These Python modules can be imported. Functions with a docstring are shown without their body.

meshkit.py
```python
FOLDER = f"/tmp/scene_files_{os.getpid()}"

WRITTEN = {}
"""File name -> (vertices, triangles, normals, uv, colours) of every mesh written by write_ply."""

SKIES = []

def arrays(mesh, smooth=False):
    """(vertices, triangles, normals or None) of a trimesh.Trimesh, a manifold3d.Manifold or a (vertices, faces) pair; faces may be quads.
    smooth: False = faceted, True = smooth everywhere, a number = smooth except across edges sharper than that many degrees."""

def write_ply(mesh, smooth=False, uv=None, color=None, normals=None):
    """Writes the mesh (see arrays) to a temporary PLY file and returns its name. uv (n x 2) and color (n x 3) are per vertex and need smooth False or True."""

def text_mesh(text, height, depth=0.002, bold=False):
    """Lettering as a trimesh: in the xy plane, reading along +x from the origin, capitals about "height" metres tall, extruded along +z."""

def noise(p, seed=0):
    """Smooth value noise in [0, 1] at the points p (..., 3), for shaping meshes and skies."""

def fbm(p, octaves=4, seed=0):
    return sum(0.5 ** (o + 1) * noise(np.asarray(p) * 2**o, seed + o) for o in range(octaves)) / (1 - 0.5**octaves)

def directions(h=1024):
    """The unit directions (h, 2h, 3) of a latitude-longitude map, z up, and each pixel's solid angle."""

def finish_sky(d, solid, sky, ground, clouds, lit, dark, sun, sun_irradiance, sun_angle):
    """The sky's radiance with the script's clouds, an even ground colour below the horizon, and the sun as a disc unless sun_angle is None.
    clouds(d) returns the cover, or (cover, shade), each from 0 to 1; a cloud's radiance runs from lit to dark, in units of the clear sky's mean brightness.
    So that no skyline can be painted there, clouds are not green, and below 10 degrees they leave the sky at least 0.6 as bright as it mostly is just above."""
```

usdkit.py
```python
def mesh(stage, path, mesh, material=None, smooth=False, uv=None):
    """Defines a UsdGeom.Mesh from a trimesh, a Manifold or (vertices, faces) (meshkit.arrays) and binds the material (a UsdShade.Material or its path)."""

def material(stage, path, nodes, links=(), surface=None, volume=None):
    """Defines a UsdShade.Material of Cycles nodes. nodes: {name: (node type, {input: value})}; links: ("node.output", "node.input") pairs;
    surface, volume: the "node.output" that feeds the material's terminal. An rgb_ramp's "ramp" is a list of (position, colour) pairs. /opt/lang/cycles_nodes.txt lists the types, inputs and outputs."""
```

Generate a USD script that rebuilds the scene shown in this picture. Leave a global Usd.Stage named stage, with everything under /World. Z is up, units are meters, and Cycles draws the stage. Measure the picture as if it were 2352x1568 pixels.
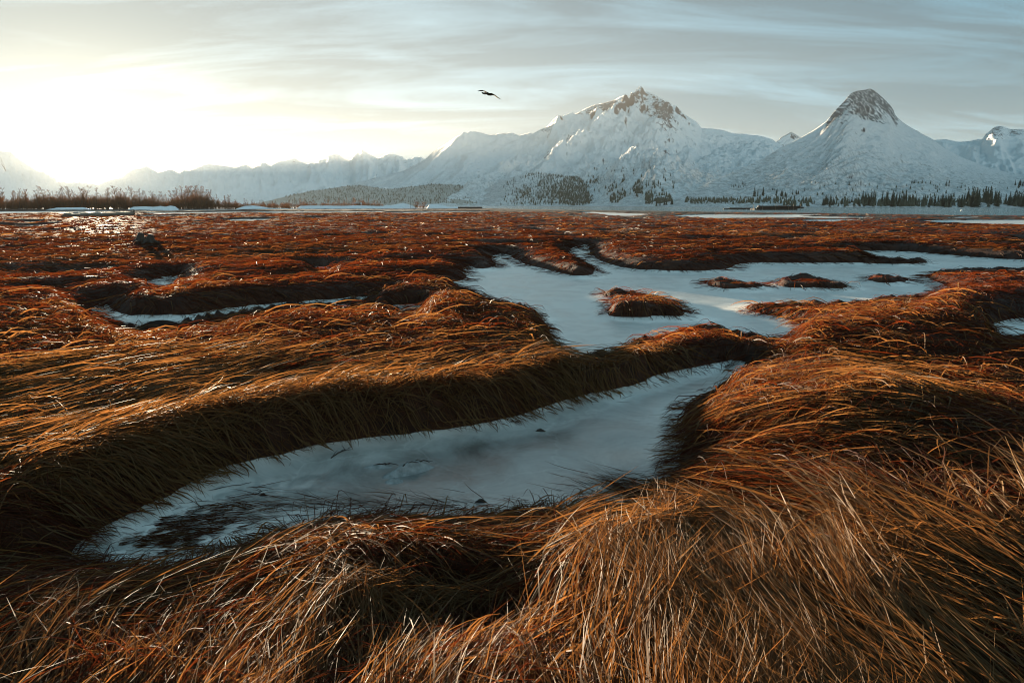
import math, random
import numpy as np
import shapely
from shapely.geometry import Polygon, Point
from scipy.spatial import cKDTree
from scipy.ndimage import map_coordinates, gaussian_filter
import trimesh
import usdkit, meshkit
from meshkit import noise, fbm
from pxr import Gf, Sdf, Usd, UsdGeom, UsdLux, UsdShade, Vt

RNG = np.random.default_rng(7)
stage = Usd.Stage.CreateInMemory()
UsdGeom.SetStageUpAxis(stage, 'Z'); UsdGeom.SetStageMetersPerUnit(stage, 1.0)
UsdGeom.Xform.Define(stage, '/World'); UsdGeom.Scope.Define(stage, '/World/Looks')

# ------------------------------------------------------------------ camera, sky, sun
FPX, CX, CY, HORIZON, EYE = 1568.0, 1176.0, 784.0, 472.0, 2.0     # a 2352 x 1568 picture, 24 mm lens on 36 mm
PITCH = math.atan((CY - HORIZON) / FPX)
cam = UsdGeom.Camera.Define(stage, '/World/camera')
cam.CreateHorizontalApertureAttr(36.0); cam.CreateVerticalApertureAttr(36.0 * 682 / 1024); cam.CreateFocalLengthAttr(24.0)
cam.CreateClippingRangeAttr((0.05, 60000.0))
cam.AddTranslateOp().Set((0, 0, EYE)); cam.AddRotateXOp().Set(90 - math.degrees(PITCH))
cam.CreateExposureAttr(2.70)

SUN_AZ, SUN_EL = math.radians(-31.0), math.radians(2.3)
SUN = np.array([math.sin(SUN_AZ) * math.cos(SUN_EL), math.cos(SUN_AZ) * math.cos(SUN_EL), math.sin(SUN_EL)])
sun = UsdLux.DistantLight.Define(stage, '/World/sun')
sun.CreateIntensityAttr(1.25); sun.CreateNormalizeAttr(True); sun.CreateAngleAttr(0.53); sun.CreateColorAttr((1.0, 0.82, 0.58))
zx = Gf.Rotation(Gf.Vec3d(0, 0, 1), Gf.Vec3d(*map(float, SUN)))
sun.AddTransformOp().Set(Gf.Matrix4d().SetRotate(zx))

L = '/World/Looks/'
SKY_STRENGTH = 0.05
def sky_material():
    n = {
        'tc': ('texture_coordinate', {}),
        'sky': ('sky_texture', {'sky_type': 'single_scattering', 'sun_disc': False, 'sun_elevation': SUN_EL, 'sun_rotation': SUN_AZ, 'altitude': 0.0, 'air_density': 1.0, 'aerosol_density': 0.6, 'ozone_density': 1.0}),
        'sep': ('separate_xyz', {}),
        # the cloud deck is flat: a direction meets it at xy / z
        'zc': ('math', {'math_type': 'maximum', 'value2': 0.0}), 'zo': ('math', {'math_type': 'add', 'value2': 0.16}),
        'ux': ('math', {'math_type': 'divide'}), 'uy': ('math', {'math_type': 'divide'}), 'uv': ('combine_xyz', {'z': 0.0}),
        'map': ('mapping', {'rotation': (0, 0, math.radians(-12)), 'scale': (0.55, 1.9, 1.0), 'location': (1.3, 0.4, 0)}),
        'n1': ('noise_texture', {'scale': 1.25, 'detail': 9.0, 'roughness': 0.60, 'distortion': 0.9}),
        'r1': ('map_range', {'from_min': 0.46, 'from_max': 0.74, 'clamp': True}),
        'map2': ('mapping', {'rotation': (0, 0, math.radians(-6)), 'scale': (0.22, 0.9, 1.0), 'location': (3.1, 1.7, 0)}),
        'n2': ('noise_texture', {'scale': 0.8, 'detail': 4.0, 'roughness': 0.55, 'distortion': 0.3}),
        'r2': ('map_range', {'from_min': 0.44, 'from_max': 0.70, 'clamp': True}),
        # forward scattering of the sunlight in thin cloud
        'dot': ('vector_math', {'math_type': 'dot_product', 'vector2': SUN}),
        'dc': ('math', {'math_type': 'maximum', 'value2': 0.0}),
        'p1': ('math', {'math_type': 'power', 'value2': 150.0}), 'p2': ('math', {'math_type': 'power', 'value2': 6.0}), 'p3': ('math', {'math_type': 'multiply'}),
        'g1': ('vector_math', {'math_type': 'scale', 'vector1': (3.6, 3.0, 2.1)}),
        'g2': ('vector_math', {'math_type': 'scale', 'vector1': (0.16, 0.13, 0.09)}),
        'g3': ('vector_math', {'math_type': 'scale', 'vector1': (1.20, 0.93, 0.70)}),
        'oz': ('math', {'math_type': 'subtract', 'value1': 1.0}), 'hp': ('math', {'math_type': 'power', 'value2': 7.0}), 'g4': ('vector_math', {'math_type': 'scale', 'vector1': (1.5, 1.46, 1.26)}), 'a4': ('vector_math', {'math_type': 'add'}),
        # added lobe that brightens the unseen sky opposite the sun, lifting the fill
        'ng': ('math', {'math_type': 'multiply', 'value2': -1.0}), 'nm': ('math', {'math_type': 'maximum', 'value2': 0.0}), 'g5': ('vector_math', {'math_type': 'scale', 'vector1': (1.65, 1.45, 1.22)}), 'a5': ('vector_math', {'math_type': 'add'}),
        'a1': ('vector_math', {'math_type': 'add'}), 'a2': ('vector_math', {'math_type': 'add'}),
        'a3': ('vector_math', {'math_type': 'add', 'vector2': (0.02, 0.84, 1.34)}),
        'cov': ('math', {'math_type': 'multiply_add', 'value2': 0.18, 'value3': 0.66}),
        'cov2': ('math', {'math_type': 'multiply_add', 'value2': 0.14}),
        'covc': ('math', {'math_type': 'minimum', 'value2': 0.97}),
        'skyup': ('vector_math', {'math_type': 'multiply', 'vector2': (0.075, 0.13, 0.24)}),
        'mix': ('mix_color', {'blend_type': 'mix', 'use_clamp': False}),
        'cs': ('vector_math', {'math_type': 'scale'}), 'gr': ('vector_math', {'math_type': 'multiply', 'vector2': (0.71, 0.765, 0.79)}), 'th': ('map_range', {'from_min': 0.35, 'from_max': 0.70, 'to_min': 1.08, 'to_max': 0.84, 'clamp': True}), 'sr': ('map_range', {'from_min': 0.45, 'from_max': 0.66, 'to_min': 0.86, 'to_max': 1.42, 'clamp': True}), 'ts': ('math', {'math_type': 'multiply'}),
        'bg': ('background_shader', {'strength': SKY_STRENGTH}),
    }
    l = [('tc.generated', 'sep.vector'), ('sep.z', 'zc.value1'), ('zc.value', 'zo.value1'), ('sep.x', 'ux.value1'), ('zo.value', 'ux.value2'), ('sep.y', 'uy.value1'), ('zo.value', 'uy.value2'),
         ('ux.value', 'uv.x'), ('uy.value', 'uv.y'), ('uv.vector', 'map.vector'), ('map.vector', 'n1.vector'), ('n1.fac', 'r1.value'), ('uv.vector', 'map2.vector'), ('map2.vector', 'n2.vector'), ('n2.fac', 'r2.value'),
         ('tc.generated', 'dot.vector1'), ('dot.value', 'dc.value1'), ('dc.value', 'p1.value1'), ('dc.value', 'p2.value1'), ('dot.value', 'p3.value1'), ('dot.value', 'p3.value2'),
         ('p1.value', 'g1.scale'), ('p2.value', 'g2.scale'), ('p3.value', 'g3.scale'), ('g1.vector', 'a1.vector1'), ('g2.vector', 'a1.vector2'), ('a1.vector', 'a2.vector1'), ('g3.vector', 'a2.vector2'), ('a2.vector', 'a3.vector1'),
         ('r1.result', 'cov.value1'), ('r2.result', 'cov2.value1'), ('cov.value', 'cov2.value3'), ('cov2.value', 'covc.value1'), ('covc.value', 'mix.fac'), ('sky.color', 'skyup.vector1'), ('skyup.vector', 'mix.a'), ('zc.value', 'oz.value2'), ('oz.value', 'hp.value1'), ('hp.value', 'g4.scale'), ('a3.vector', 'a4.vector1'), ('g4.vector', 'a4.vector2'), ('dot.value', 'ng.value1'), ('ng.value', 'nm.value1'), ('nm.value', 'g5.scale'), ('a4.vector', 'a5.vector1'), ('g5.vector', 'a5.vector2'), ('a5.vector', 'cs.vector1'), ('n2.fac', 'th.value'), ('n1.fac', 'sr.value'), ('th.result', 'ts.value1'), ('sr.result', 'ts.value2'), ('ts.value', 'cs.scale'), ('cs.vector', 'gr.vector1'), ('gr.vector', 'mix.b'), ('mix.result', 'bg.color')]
    return usdkit.material(stage, L + 'sky_look', n, l, surface='bg.background')
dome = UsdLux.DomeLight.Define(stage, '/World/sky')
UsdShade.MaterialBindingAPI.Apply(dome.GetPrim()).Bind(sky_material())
dome.GetPrim().SetCustomDataByKey('kind', 'structure')
dome.GetPrim().SetCustomDataByKey('label', 'pale blue winter sky with cream streaks of thin cloud and a white glow at the sun')

# ------------------------------------------------------------------ helpers
CP, SP = math.cos(PITCH), math.sin(PITCH)
def ray(px, py):
    dx, v = (np.asarray(px, float) - CX) / FPX, -(np.asarray(py, float) - CY) / FPX
    return np.stack(np.broadcast_arrays(dx, CP + v * SP, -SP + v * CP), -1)
def at_z(px, py, z=0.0):                      # the point of the plane z seen at a pixel of the photograph
    r = ray(px, py); t = (np.asarray(z, float) - EYE) / np.minimum(r[..., 2], -1e-4)
    return np.stack([r[..., 0] * t, r[..., 1] * t], -1)
def at_d(px, py, d):                          # the point at horizontal distance d seen at a pixel
    r = ray(px, py); k = np.asarray(d, float) / np.hypot(r[..., 0], r[..., 1])
    return np.stack([r[..., 0] * k, r[..., 1] * k, EYE + r[..., 2] * k], -1)
def column(px): r = ray(px, HORIZON); return np.arctan2(r[..., 0], r[..., 1])
def to_px(p):
    p = np.asarray(p, float); z = p[..., 2] - EYE
    f = p[..., 1] * CP - z * SP; u = p[..., 1] * SP + z * CP
    return np.stack([CX + FPX * p[..., 0] / f, CY - FPX * u / f], -1)
used = {}
def numbered(path):
    n = used.get(path, 0); used[path] = n + 1
    return path if n == 0 else f'{path}_{n:03d}'
def tag(prim, label=None, cat=None, group=None, kind=None):
    prim = prim.GetPrim() if hasattr(prim, 'GetPrim') else prim
    for k, v in (('label', label), ('category', cat), ('group', group), ('kind', kind)):
        if v: prim.SetCustomDataByKey(k, v)
    return prim
def thing(name, loc, rz=0.0, sc=1.0, **kw):
    x = UsdGeom.Xform.Define(stage, numbered('/World/' + name))
    x.AddTranslateOp().Set(Gf.Vec3d(*map(float, loc))); x.AddRotateZOp().Set(float(rz))
    x.AddScaleOp().Set(Gf.Vec3f(*(np.ones(3) * sc).tolist()))
    tag(x, **kw); return x.GetPrim()
def obj(name, mesh, mat, parent=None, smooth=False, **kw):
    path = numbered((str(parent.GetPath()) if parent else '/World') + '/' + name)
    m = usdkit.mesh(stage, path, mesh, mat, smooth=smooth); tag(m, **kw); return m
def primvar(m, name, arr):
    UsdGeom.PrimvarsAPI(m).CreatePrimvar(name, Sdf.ValueTypeNames.FloatArray, 'vertex').Set(Vt.FloatArray.FromNumpy(np.asarray(arr, np.float32)))
def dup(src, name, loc, rz=0.0, sc=1.0, **kw):
    p = thing(name, loc, rz, sc, **kw); p.GetReferences().AddInternalReference(src.GetPath()); p.SetInstanceable(True); return p
def proto(name):                              # a class prim: parts to be referenced
    return stage.CreateClassPrim('/World/Looks/' + name) if False else stage.CreateClassPrim('/' + name)
def grid_faces(nr, nc, keep=None):
    i, j = np.meshgrid(np.arange(nr - 1), np.arange(nc - 1), indexing='ij')
    a = i * nc + j; q = np.stack([a, a + 1, a + nc + 1, a + nc], -1)
    q = q[keep] if keep is not None else q.reshape(-1, 4)
    return np.vstack([q[:, [0, 1, 2]], q[:, [0, 2, 3]]])
def compact(v, f, *attrs):
    u, inv = np.unique(f.ravel(), return_inverse=True)
    return (v[u], inv.reshape(f.shape)) + tuple(a[u] for a in attrs)
def n2(xy, s, seed=0, z=0.37):
    xy = np.asarray(xy, float); return noise(np.concatenate([xy * s, np.full(xy.shape[:-1] + (1,), z)], -1), seed)
def f2(xy, s, o=4, seed=0):
    xy = np.asarray(xy, float); return fbm(np.concatenate([xy * s, np.full(xy.shape[:-1] + (1,), 0.37)], -1), o, seed)
def smooth01(x): x = np.clip(x, 0, 1); return x * x * (3 - 2 * x)

# ------------------------------------------------------------------ materials
def mat_ground():
    n = {'g': ('geometry', {}), 'm': ('mapping', {'scale': (1.0, 2.6, 1.0)}), 'n': ('noise_texture', {'scale': 3.0, 'detail': 8.0, 'roughness': 0.7}),
         'n3': ('noise_texture', {'scale': 0.12, 'detail': 5.0, 'roughness': 0.65}),
         'r': ('rgb_ramp', {'ramp': [(0.25, (0.020, 0.008, 0.003)), (0.5, (0.055, 0.018, 0.006)), (0.75, (0.12, 0.042, 0.014))]}),
         'far': ('mix_color', {'blend_type': 'multiply', 'fac': 0.7}), 'r3': ('rgb_ramp', {'ramp': [(0.3, (0.45, 0.42, 0.40)), (0.7, (1.15, 1.1, 1.0))]}),
         'mud': ('attribute', {'attribute': 'mud'}), 'mm': ('mix_color', {'b': (0.028, 0.017, 0.010)}),
         'b': ('bump', {'strength': 0.9, 'distance': 0.06}), 'p': ('principled_bsdf', {'roughness': 0.75, 'specular_ior_level': 0.25})}
    l = [('g.position', 'm.vector'), ('m.vector', 'n.vector'), ('n.fac', 'r.fac'), ('g.position', 'n3.vector'), ('n3.fac', 'r3.fac'), ('r.color', 'far.a'), ('r3.color', 'far.b'), ('far.result', 'mm.a'), ('mud.fac', 'mm.fac'), ('mm.result', 'p.base_color'),
         ('n.fac', 'b.height'), ('b.normal', 'p.normal')]
    return usdkit.material(stage, L + 'marsh_ground_look', n, l, surface='p.BSDF')
def mat_grass(name, ramp, straw, trans=0.5, rough=0.6):
    n = {'g': ('geometry', {}), 'r': ('rgb_ramp', {'ramp': ramp}), 's': ('rgb_ramp', {'ramp': straw}), 't': ('attribute', {'attribute': 'tone'}),
         'mx': ('mix_color', {}), 'p': ('principled_bsdf', {'roughness': rough, 'specular_ior_level': 0.22}),
         'tr': ('translucent_bsdf', {}), 'tc': ('vector_math', {'math_type': 'multiply', 'vector2': (1.25, 0.95, 0.7)}), 'mc': ('mix_closure', {'fac': trans})}
    l = [('g.random_per_island', 'r.fac'), ('g.random_per_island', 's.fac'), ('t.fac', 'mx.fac'), ('r.color', 'mx.a'), ('s.color', 'mx.b'), ('mx.result', 'p.base_color'), ('mx.result', 'tc.vector1'), ('tc.vector', 'tr.color'),
         ('p.BSDF', 'mc.closure1'), ('tr.BSDF', 'mc.closure2')]
    return usdkit.material(stage, L + name, n, l, surface='mc.closure')
def mat_ice():
    n = {'g': ('geometry', {}), 'fr': ('attribute', {'attribute': 'frost'}), 'n': ('noise_texture', {'scale': 1.6, 'detail': 8.0, 'roughness': 0.65, 'distortion': 0.6}),
         'n4': ('noise_texture', {'scale': 26.0, 'detail': 4.0, 'roughness': 0.6}), 'nr': ('rgb_ramp', {'ramp': [(0.35, (0, 0, 0)), (0.7, (1, 1, 1))]}),
         'f1': ('math', {'math_type': 'multiply_add', 'value2': 0.42}), 'fc': ('math', {'math_type': 'minimum', 'value2': 1.0}),
         'c': ('mix_color', {'a': (0.055, 0.052, 0.040), 'b': (0.84, 0.80, 0.72)}), 'ro': ('map_range', {'to_min': 0.20, 'to_max': 0.40}),
         'wv': ('vector_math', {'math_type': 'scale', 'scale': 0.5}), 'wa': ('vector_math', {'math_type': 'add'}), 'vor': ('voronoi_texture', {'scale': 1.1, 'feature': 'distance_to_edge', 'randomness': 1.0}),
         'cr': ('map_range', {'from_min': 0.0, 'from_max': 0.02, 'to_min': 0.09, 'to_max': 0.0, 'clamp': True}), 'hs': ('math', {'math_type': 'add'}),
         'b': ('bump', {'strength': 0.14, 'distance': 0.02}), 'b2': ('bump', {'strength': 0.16, 'distance': 0.004}), 'p': ('principled_bsdf', {'specular_ior_level': 0.5, 'ior': 2.5})}
    l = [('g.position', 'n.vector'), ('g.position', 'n4.vector'), ('n.fac', 'nr.fac'), ('nr.color', 'f1.value1'), ('fr.fac', 'f1.value3'), ('n.color', 'wv.vector1'), ('wv.vector', 'wa.vector1'), ('g.position', 'wa.vector2'), ('wa.vector', 'vor.vector'), ('vor.distance', 'cr.value'), ('f1.value', 'hs.value1'), ('cr.result', 'hs.value2'), ('hs.value', 'fc.value1'), ('fc.value', 'c.fac'), ('c.result', 'p.base_color'),
         ('fc.value', 'ro.value'), ('ro.result', 'p.roughness'), ('n.fac', 'b.height'), ('n4.fac', 'b2.height'), ('b.normal', 'b2.normal'), ('b2.normal', 'p.normal')]
    return usdkit.material(stage, L + 'ice_look', n, l, surface='p.BSDF')
def mat_water():
    n = {'g': ('geometry', {}), 'm': ('mapping', {'scale': (0.5, 1.4, 1.0)}), 'n': ('noise_texture', {'scale': 0.9, 'detail': 6.0, 'roughness': 0.65}), 'b': ('bump', {'strength': 1.0, 'distance': 0.5}),
         'p': ('principled_bsdf', {'base_color': (0.02, 0.065, 0.062), 'roughness': 0.12, 'ior': 1.33})}
    return usdkit.material(stage, L + 'water_look', n, [('g.position', 'm.vector'), ('m.vector', 'n.vector'), ('n.fac', 'b.height'), ('b.normal', 'p.normal')], surface='p.BSDF')
def mat_mountain(name, steep, rock_scale, scrub_alt, rock=(0.048, 0.056, 0.062), scrub_amt=0.55, alt_rock=1e9):
    n = {'g': ('geometry', {}), 'sn': ('separate_xyz', {}), 'sp': ('separate_xyz', {}),
         'nz': ('noise_texture', {'scale': rock_scale, 'detail': 9.0, 'roughness': 0.72}), 'nz2': ('noise_texture', {'scale': rock_scale * 4.5, 'detail': 5.0, 'roughness': 0.7}),
         'na': ('math', {'math_type': 'multiply_add', 'value2': 0.75}), 'nb': ('math', {'math_type': 'multiply_add', 'value2': 0.35, 'value3': -0.55}),
         'st': ('map_range', {'from_min': steep - 0.05, 'from_max': steep + 0.05, 'to_min': 1.0, 'to_max': 0.0, 'clamp': True}),
         'hi': ('map_range', {'from_min': alt_rock, 'from_max': alt_rock * 1.25, 'to_min': 0.0, 'to_max': 0.36, 'clamp': True}), 'hs': ('math', {'math_type': 'subtract'}), 'cg': ('attribute', {'attribute': 'crag'}), 'nr': ('noise_texture', {'scale': rock_scale * 5.5, 'detail': 7.0, 'roughness': 0.62, 'distortion': 0.6}), 'ca': ('math', {'math_type': 'multiply_add', 'value2': 0.42}), 'cm': ('map_range', {'from_min': 0.84, 'from_max': 0.90, 'to_min': 0.0, 'to_max': 0.92, 'clamp': True}), 'mx': ('math', {'math_type': 'maximum'}),
         # scrub and boulders that stick out of the snow on the lower slopes
         'v': ('noise_texture', {'scale': 0.05, 'detail': 10.0, 'roughness': 0.82}), 'va': ('map_range', {'from_min': scrub_alt * 0.2, 'from_max': scrub_alt, 'to_min': 0.0, 'to_max': 0.16, 'clamp': True}),
         'vs': ('math', {'math_type': 'subtract'}), 'vr': ('map_range', {'from_min': 0.47, 'from_max': 0.55, 'to_min': 0.0, 'to_max': scrub_amt, 'clamp': True}),
         'c1': ('mix_color', {'a': (0.90, 0.875, 0.84), 'b': (0.12, 0.125, 0.10)}), 'c2': ('mix_color', {'b': rock}),
         'b': ('bump', {'strength': 0.9, 'distance': 22.0}), 'p': ('principled_bsdf', {'roughness': 0.8, 'specular_ior_level': 0.2})}
    l = [('g.normal', 'sn.vector'), ('g.position', 'sp.vector'), ('g.position', 'nz.vector'), ('g.position', 'nz2.vector'), ('nz2.fac', 'nb.value1'), ('nz.fac', 'na.value1'), ('nb.value', 'na.value3'),
         ('sn.z', 'hs.value1'), ('sp.z', 'hi.value'), ('hi.result', 'hs.value2'), ('g.position', 'v.vector'), ('sp.z', 'va.value'), ('v.fac', 'vs.value1'), ('va.result', 'vs.value2'), ('vs.value', 'vr.value'), ('vr.result', 'c1.fac'),
         ('c1.result', 'c2.a'), ('g.position', 'nr.vector'), ('cg.fac', 'ca.value1'), ('nr.fac', 'ca.value3'), ('ca.value', 'cm.value'), ('cm.result', 'mx.value1'), ('st.result', 'mx.value2'), ('mx.value', 'c2.fac'), ('c2.result', 'p.base_color'), ('nz2.fac', 'b.height'), ('b.normal', 'p.normal')]
    n['sum'] = ('math', {'math_type': 'subtract'}); l += [('hs.value', 'sum.value1'), ('na.value', 'sum.value2'), ('sum.value', 'st.value')]
    return usdkit.material(stage, L + name, n, l, surface='p.BSDF')
def mat_plain(name, c1, c2, scale=4.0, rough=0.7, bump=0.0, dist=0.02, spec=0.3, trans=0.0):
    n = {'tc': ('geometry', {}), 'n': ('noise_texture', {'scale': scale, 'detail': 6.0, 'roughness': 0.6}), 'r': ('rgb_ramp', {'ramp': [(0.3, c1), (0.7, c2)]}), 'p': ('principled_bsdf', {'roughness': rough, 'specular_ior_level': spec})}
    l = [('tc.position', 'n.vector'), ('n.fac', 'r.fac'), ('r.color', 'p.base_color')]
    if bump: n['b'] = ('bump', {'strength': bump, 'distance': dist}); l += [('n.fac', 'b.height'), ('b.normal', 'p.normal')]
    if trans:
        n['t'] = ('translucent_bsdf', {}); n['mc'] = ('mix_closure', {'fac': trans}); l += [('r.color', 't.color'), ('p.BSDF', 'mc.closure1'), ('t.BSDF', 'mc.closure2')]
        return usdkit.material(stage, L + name, n, l, surface='mc.closure')
    return usdkit.material(stage, L + name, n, l, surface='p.BSDF')
GROUND, ICE, WATER = mat_ground(), mat_ice(), mat_water()
RUST = [(0.0, (0.075, 0.014, 0.003)), (0.45, (0.25, 0.050, 0.009)), (0.8, (0.45, 0.112, 0.019)), (1.0, (0.52, 0.20, 0.05))]
STRAW = [(0.0, (0.20, 0.11, 0.04)), (0.5, (0.42, 0.28, 0.125)), (1.0, (0.60, 0.45, 0.24))]
GRASS = mat_grass('sedge_look', RUST, STRAW)
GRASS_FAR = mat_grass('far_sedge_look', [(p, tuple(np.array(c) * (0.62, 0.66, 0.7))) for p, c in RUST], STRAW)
SNOW = mat_plain('snow_look', (0.80, 0.78, 0.76), (0.88, 0.86, 0.84), 0.6, 0.6, 0.4, 0.15)
BARK = mat_plain('bark_look', (0.10, 0.065, 0.04), (0.20, 0.135, 0.085), 3.0, 0.8)
TWIGS = mat_plain('twig_look', (0.26, 0.13, 0.055), (0.42, 0.23, 0.10), 0.3, 0.6, trans=0.5)
SPRUCE = mat_plain('spruce_look', (0.018, 0.030, 0.018), (0.045, 0.058, 0.032), 0.4, 0.7)
DARKWOOD = mat_plain('dark_wood_look', (0.022, 0.016, 0.012), (0.07, 0.048, 0.034), 2.0, 0.75, 0.5, 0.03)
DRIFT = mat_plain('driftwood_look', (0.12, 0.085, 0.058), (0.24, 0.18, 0.13), 3.0, 0.75, 0.6, 0.03)
WHITEPAINT = mat_plain('white_paint_look', (0.62, 0.62, 0.60), (0.76, 0.76, 0.74), 1.0, 0.4)
GLASS = mat_plain('dark_glass_look', (0.02, 0.022, 0.024), (0.04, 0.042, 0.045), 1.0, 0.1, spec=0.6)
FEATHER = mat_plain('feather_look', (0.020, 0.014, 0.009), (0.055, 0.036, 0.020), 6.0, 0.6)
BUOYPAINT = mat_plain('buoy_look', (0.72, 0.72, 0.70), (0.8, 0.8, 0.78), 2.0, 0.4)

# ------------------------------------------------------------------ ponds, traced on the ground they lie on: (px, py, height of what is seen there)
def scaled(pts, ox, oy, s): return [((x / s + ox) / 1.06293, (y / s + oy) / 1.06293) + tuple(r) for x, y, *r in pts]
def chaikin(p, n=2):
    p = np.asarray(p, float)
    for _ in range(n):
        q = np.roll(p, -1, 0); p = np.stack([p * .75 + q * .25, p * .25 + q * .75], 1).reshape(-1, 2)
    return p
def pond(pts, rough=0.012, near=None, seed=0, k=2):
    a = np.array([(x, y, (r[0] if r else 0.0)) for x, y, *r in pts], float)
    w = chaikin(at_z(a[:, 0], a[:, 1], a[:, 2]), k)
    seg = np.vstack([w, w[:1]]); out = []
    for i in range(len(w)):
        d = np.hypot(*seg[i]); L_ = np.hypot(*(seg[i + 1] - seg[i])); m = int(np.clip(L_ / (0.011 * d), 1, 60))
        out.append(seg[i] + (seg[i + 1] - seg[i]) * (np.arange(m) / m)[:, None])
    w = np.vstack(out); d = np.hypot(w[:, 0], w[:, 1])[:, None]
    for sc, am in ((0.9, 1.0), (2.6, 0.6), (7.0, 0.35)):
        s = sc * 6 / np.maximum(d, 2.5)
        s = sc * 6 / np.maximum(np.median(d), 2.5)
        w = w + (np.stack([n2(w, s, seed + 3), n2(w, s, seed + 9)], -1) - 0.5) * am * rough * 2.4 * d
    g = Polygon(w).buffer(0)
    return max(g.geoms, key=lambda q: q.area) if hasattr(g, 'geoms') else g
C1 = lambda p: scaled(p, 0, 500, 1.8816)
C2 = lambda p: scaled(p, 1250, 500, 1.8816)
C7 = lambda p: scaled(p, 1600, 430, 2.6133)
C5 = lambda p: scaled(p, 0, 440, 3.92)
front = pond([(1712, 838), (1640, 848), (1560, 862), (1480, 884), (1400, 906), (1330, 920), (1240, 952), (1120, 984), (1020, 1000), (900, 1016), (760, 1030), (660, 1058), (540, 1082), (440, 1130), (360, 1170), (270, 1215), (180, 1265),
              (170, 1330, .05), (320, 1300, .08), (450, 1278, .1), (560, 1240, .12), (630, 1190, .14), (720, 1160, .14), (830, 1160, .12), (950, 1182, .1), (1060, 1178, .1), (1160, 1172, .1), (1240, 1152, .12), (1300, 1146, .12), (1360, 1160, .1), (1450, 1166, .06), (1530, 1138, .03), (1570, 1100, .03),
              (1548, 1058, .04), (1572, 1010, .04), (1562, 962, .04), (1584, 922, .04), (1645, 896, .04), (1694, 862, .04)], 0.006, seed=1)
middle = pond([(1036, 657), (1072, 642), (1058, 622), (1090, 606), (1128, 592), (1163, 584), (1184, 606), (1260, 626), (1322, 640), (1378, 632), (1345, 606), (1300, 586), (1326, 568), (1356, 564), (1352, 586), (1392, 606), (1432, 620), (1560, 626), (1680, 624), (1694, 610),
               (1750, 606), (1850, 607), (1990, 607), (2080, 610), (2148, 606), (2060, 599), (1962, 590), (1972, 577), (2090, 580), (2200, 592), (2352, 601), (2520, 606), (2520, 626, .02), (2352, 622, .02), (2260, 622, .02), (2190, 625), (2124, 638), (2152, 652), (2178, 667), (2172, 681), (2100, 687), (2005, 692),
               (1980, 702), (1850, 703), (1760, 704), (1696, 712), (1722, 725), (1790, 738), (1838, 748, .05), (1852, 764, .1), (1790, 769, .1), (1700, 758, .1), (1640, 748, .05), (1575, 752, .05), (1510, 770, .08), (1450, 784, .08), (1428, 808, .1), (1290, 812, .1), (1268, 788, .06), (1248, 750, .04), (1222, 716, .04), (1180, 700, .06), (1120, 690, .05), (1076, 676)], 0.006, seed=2, k=1)
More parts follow.
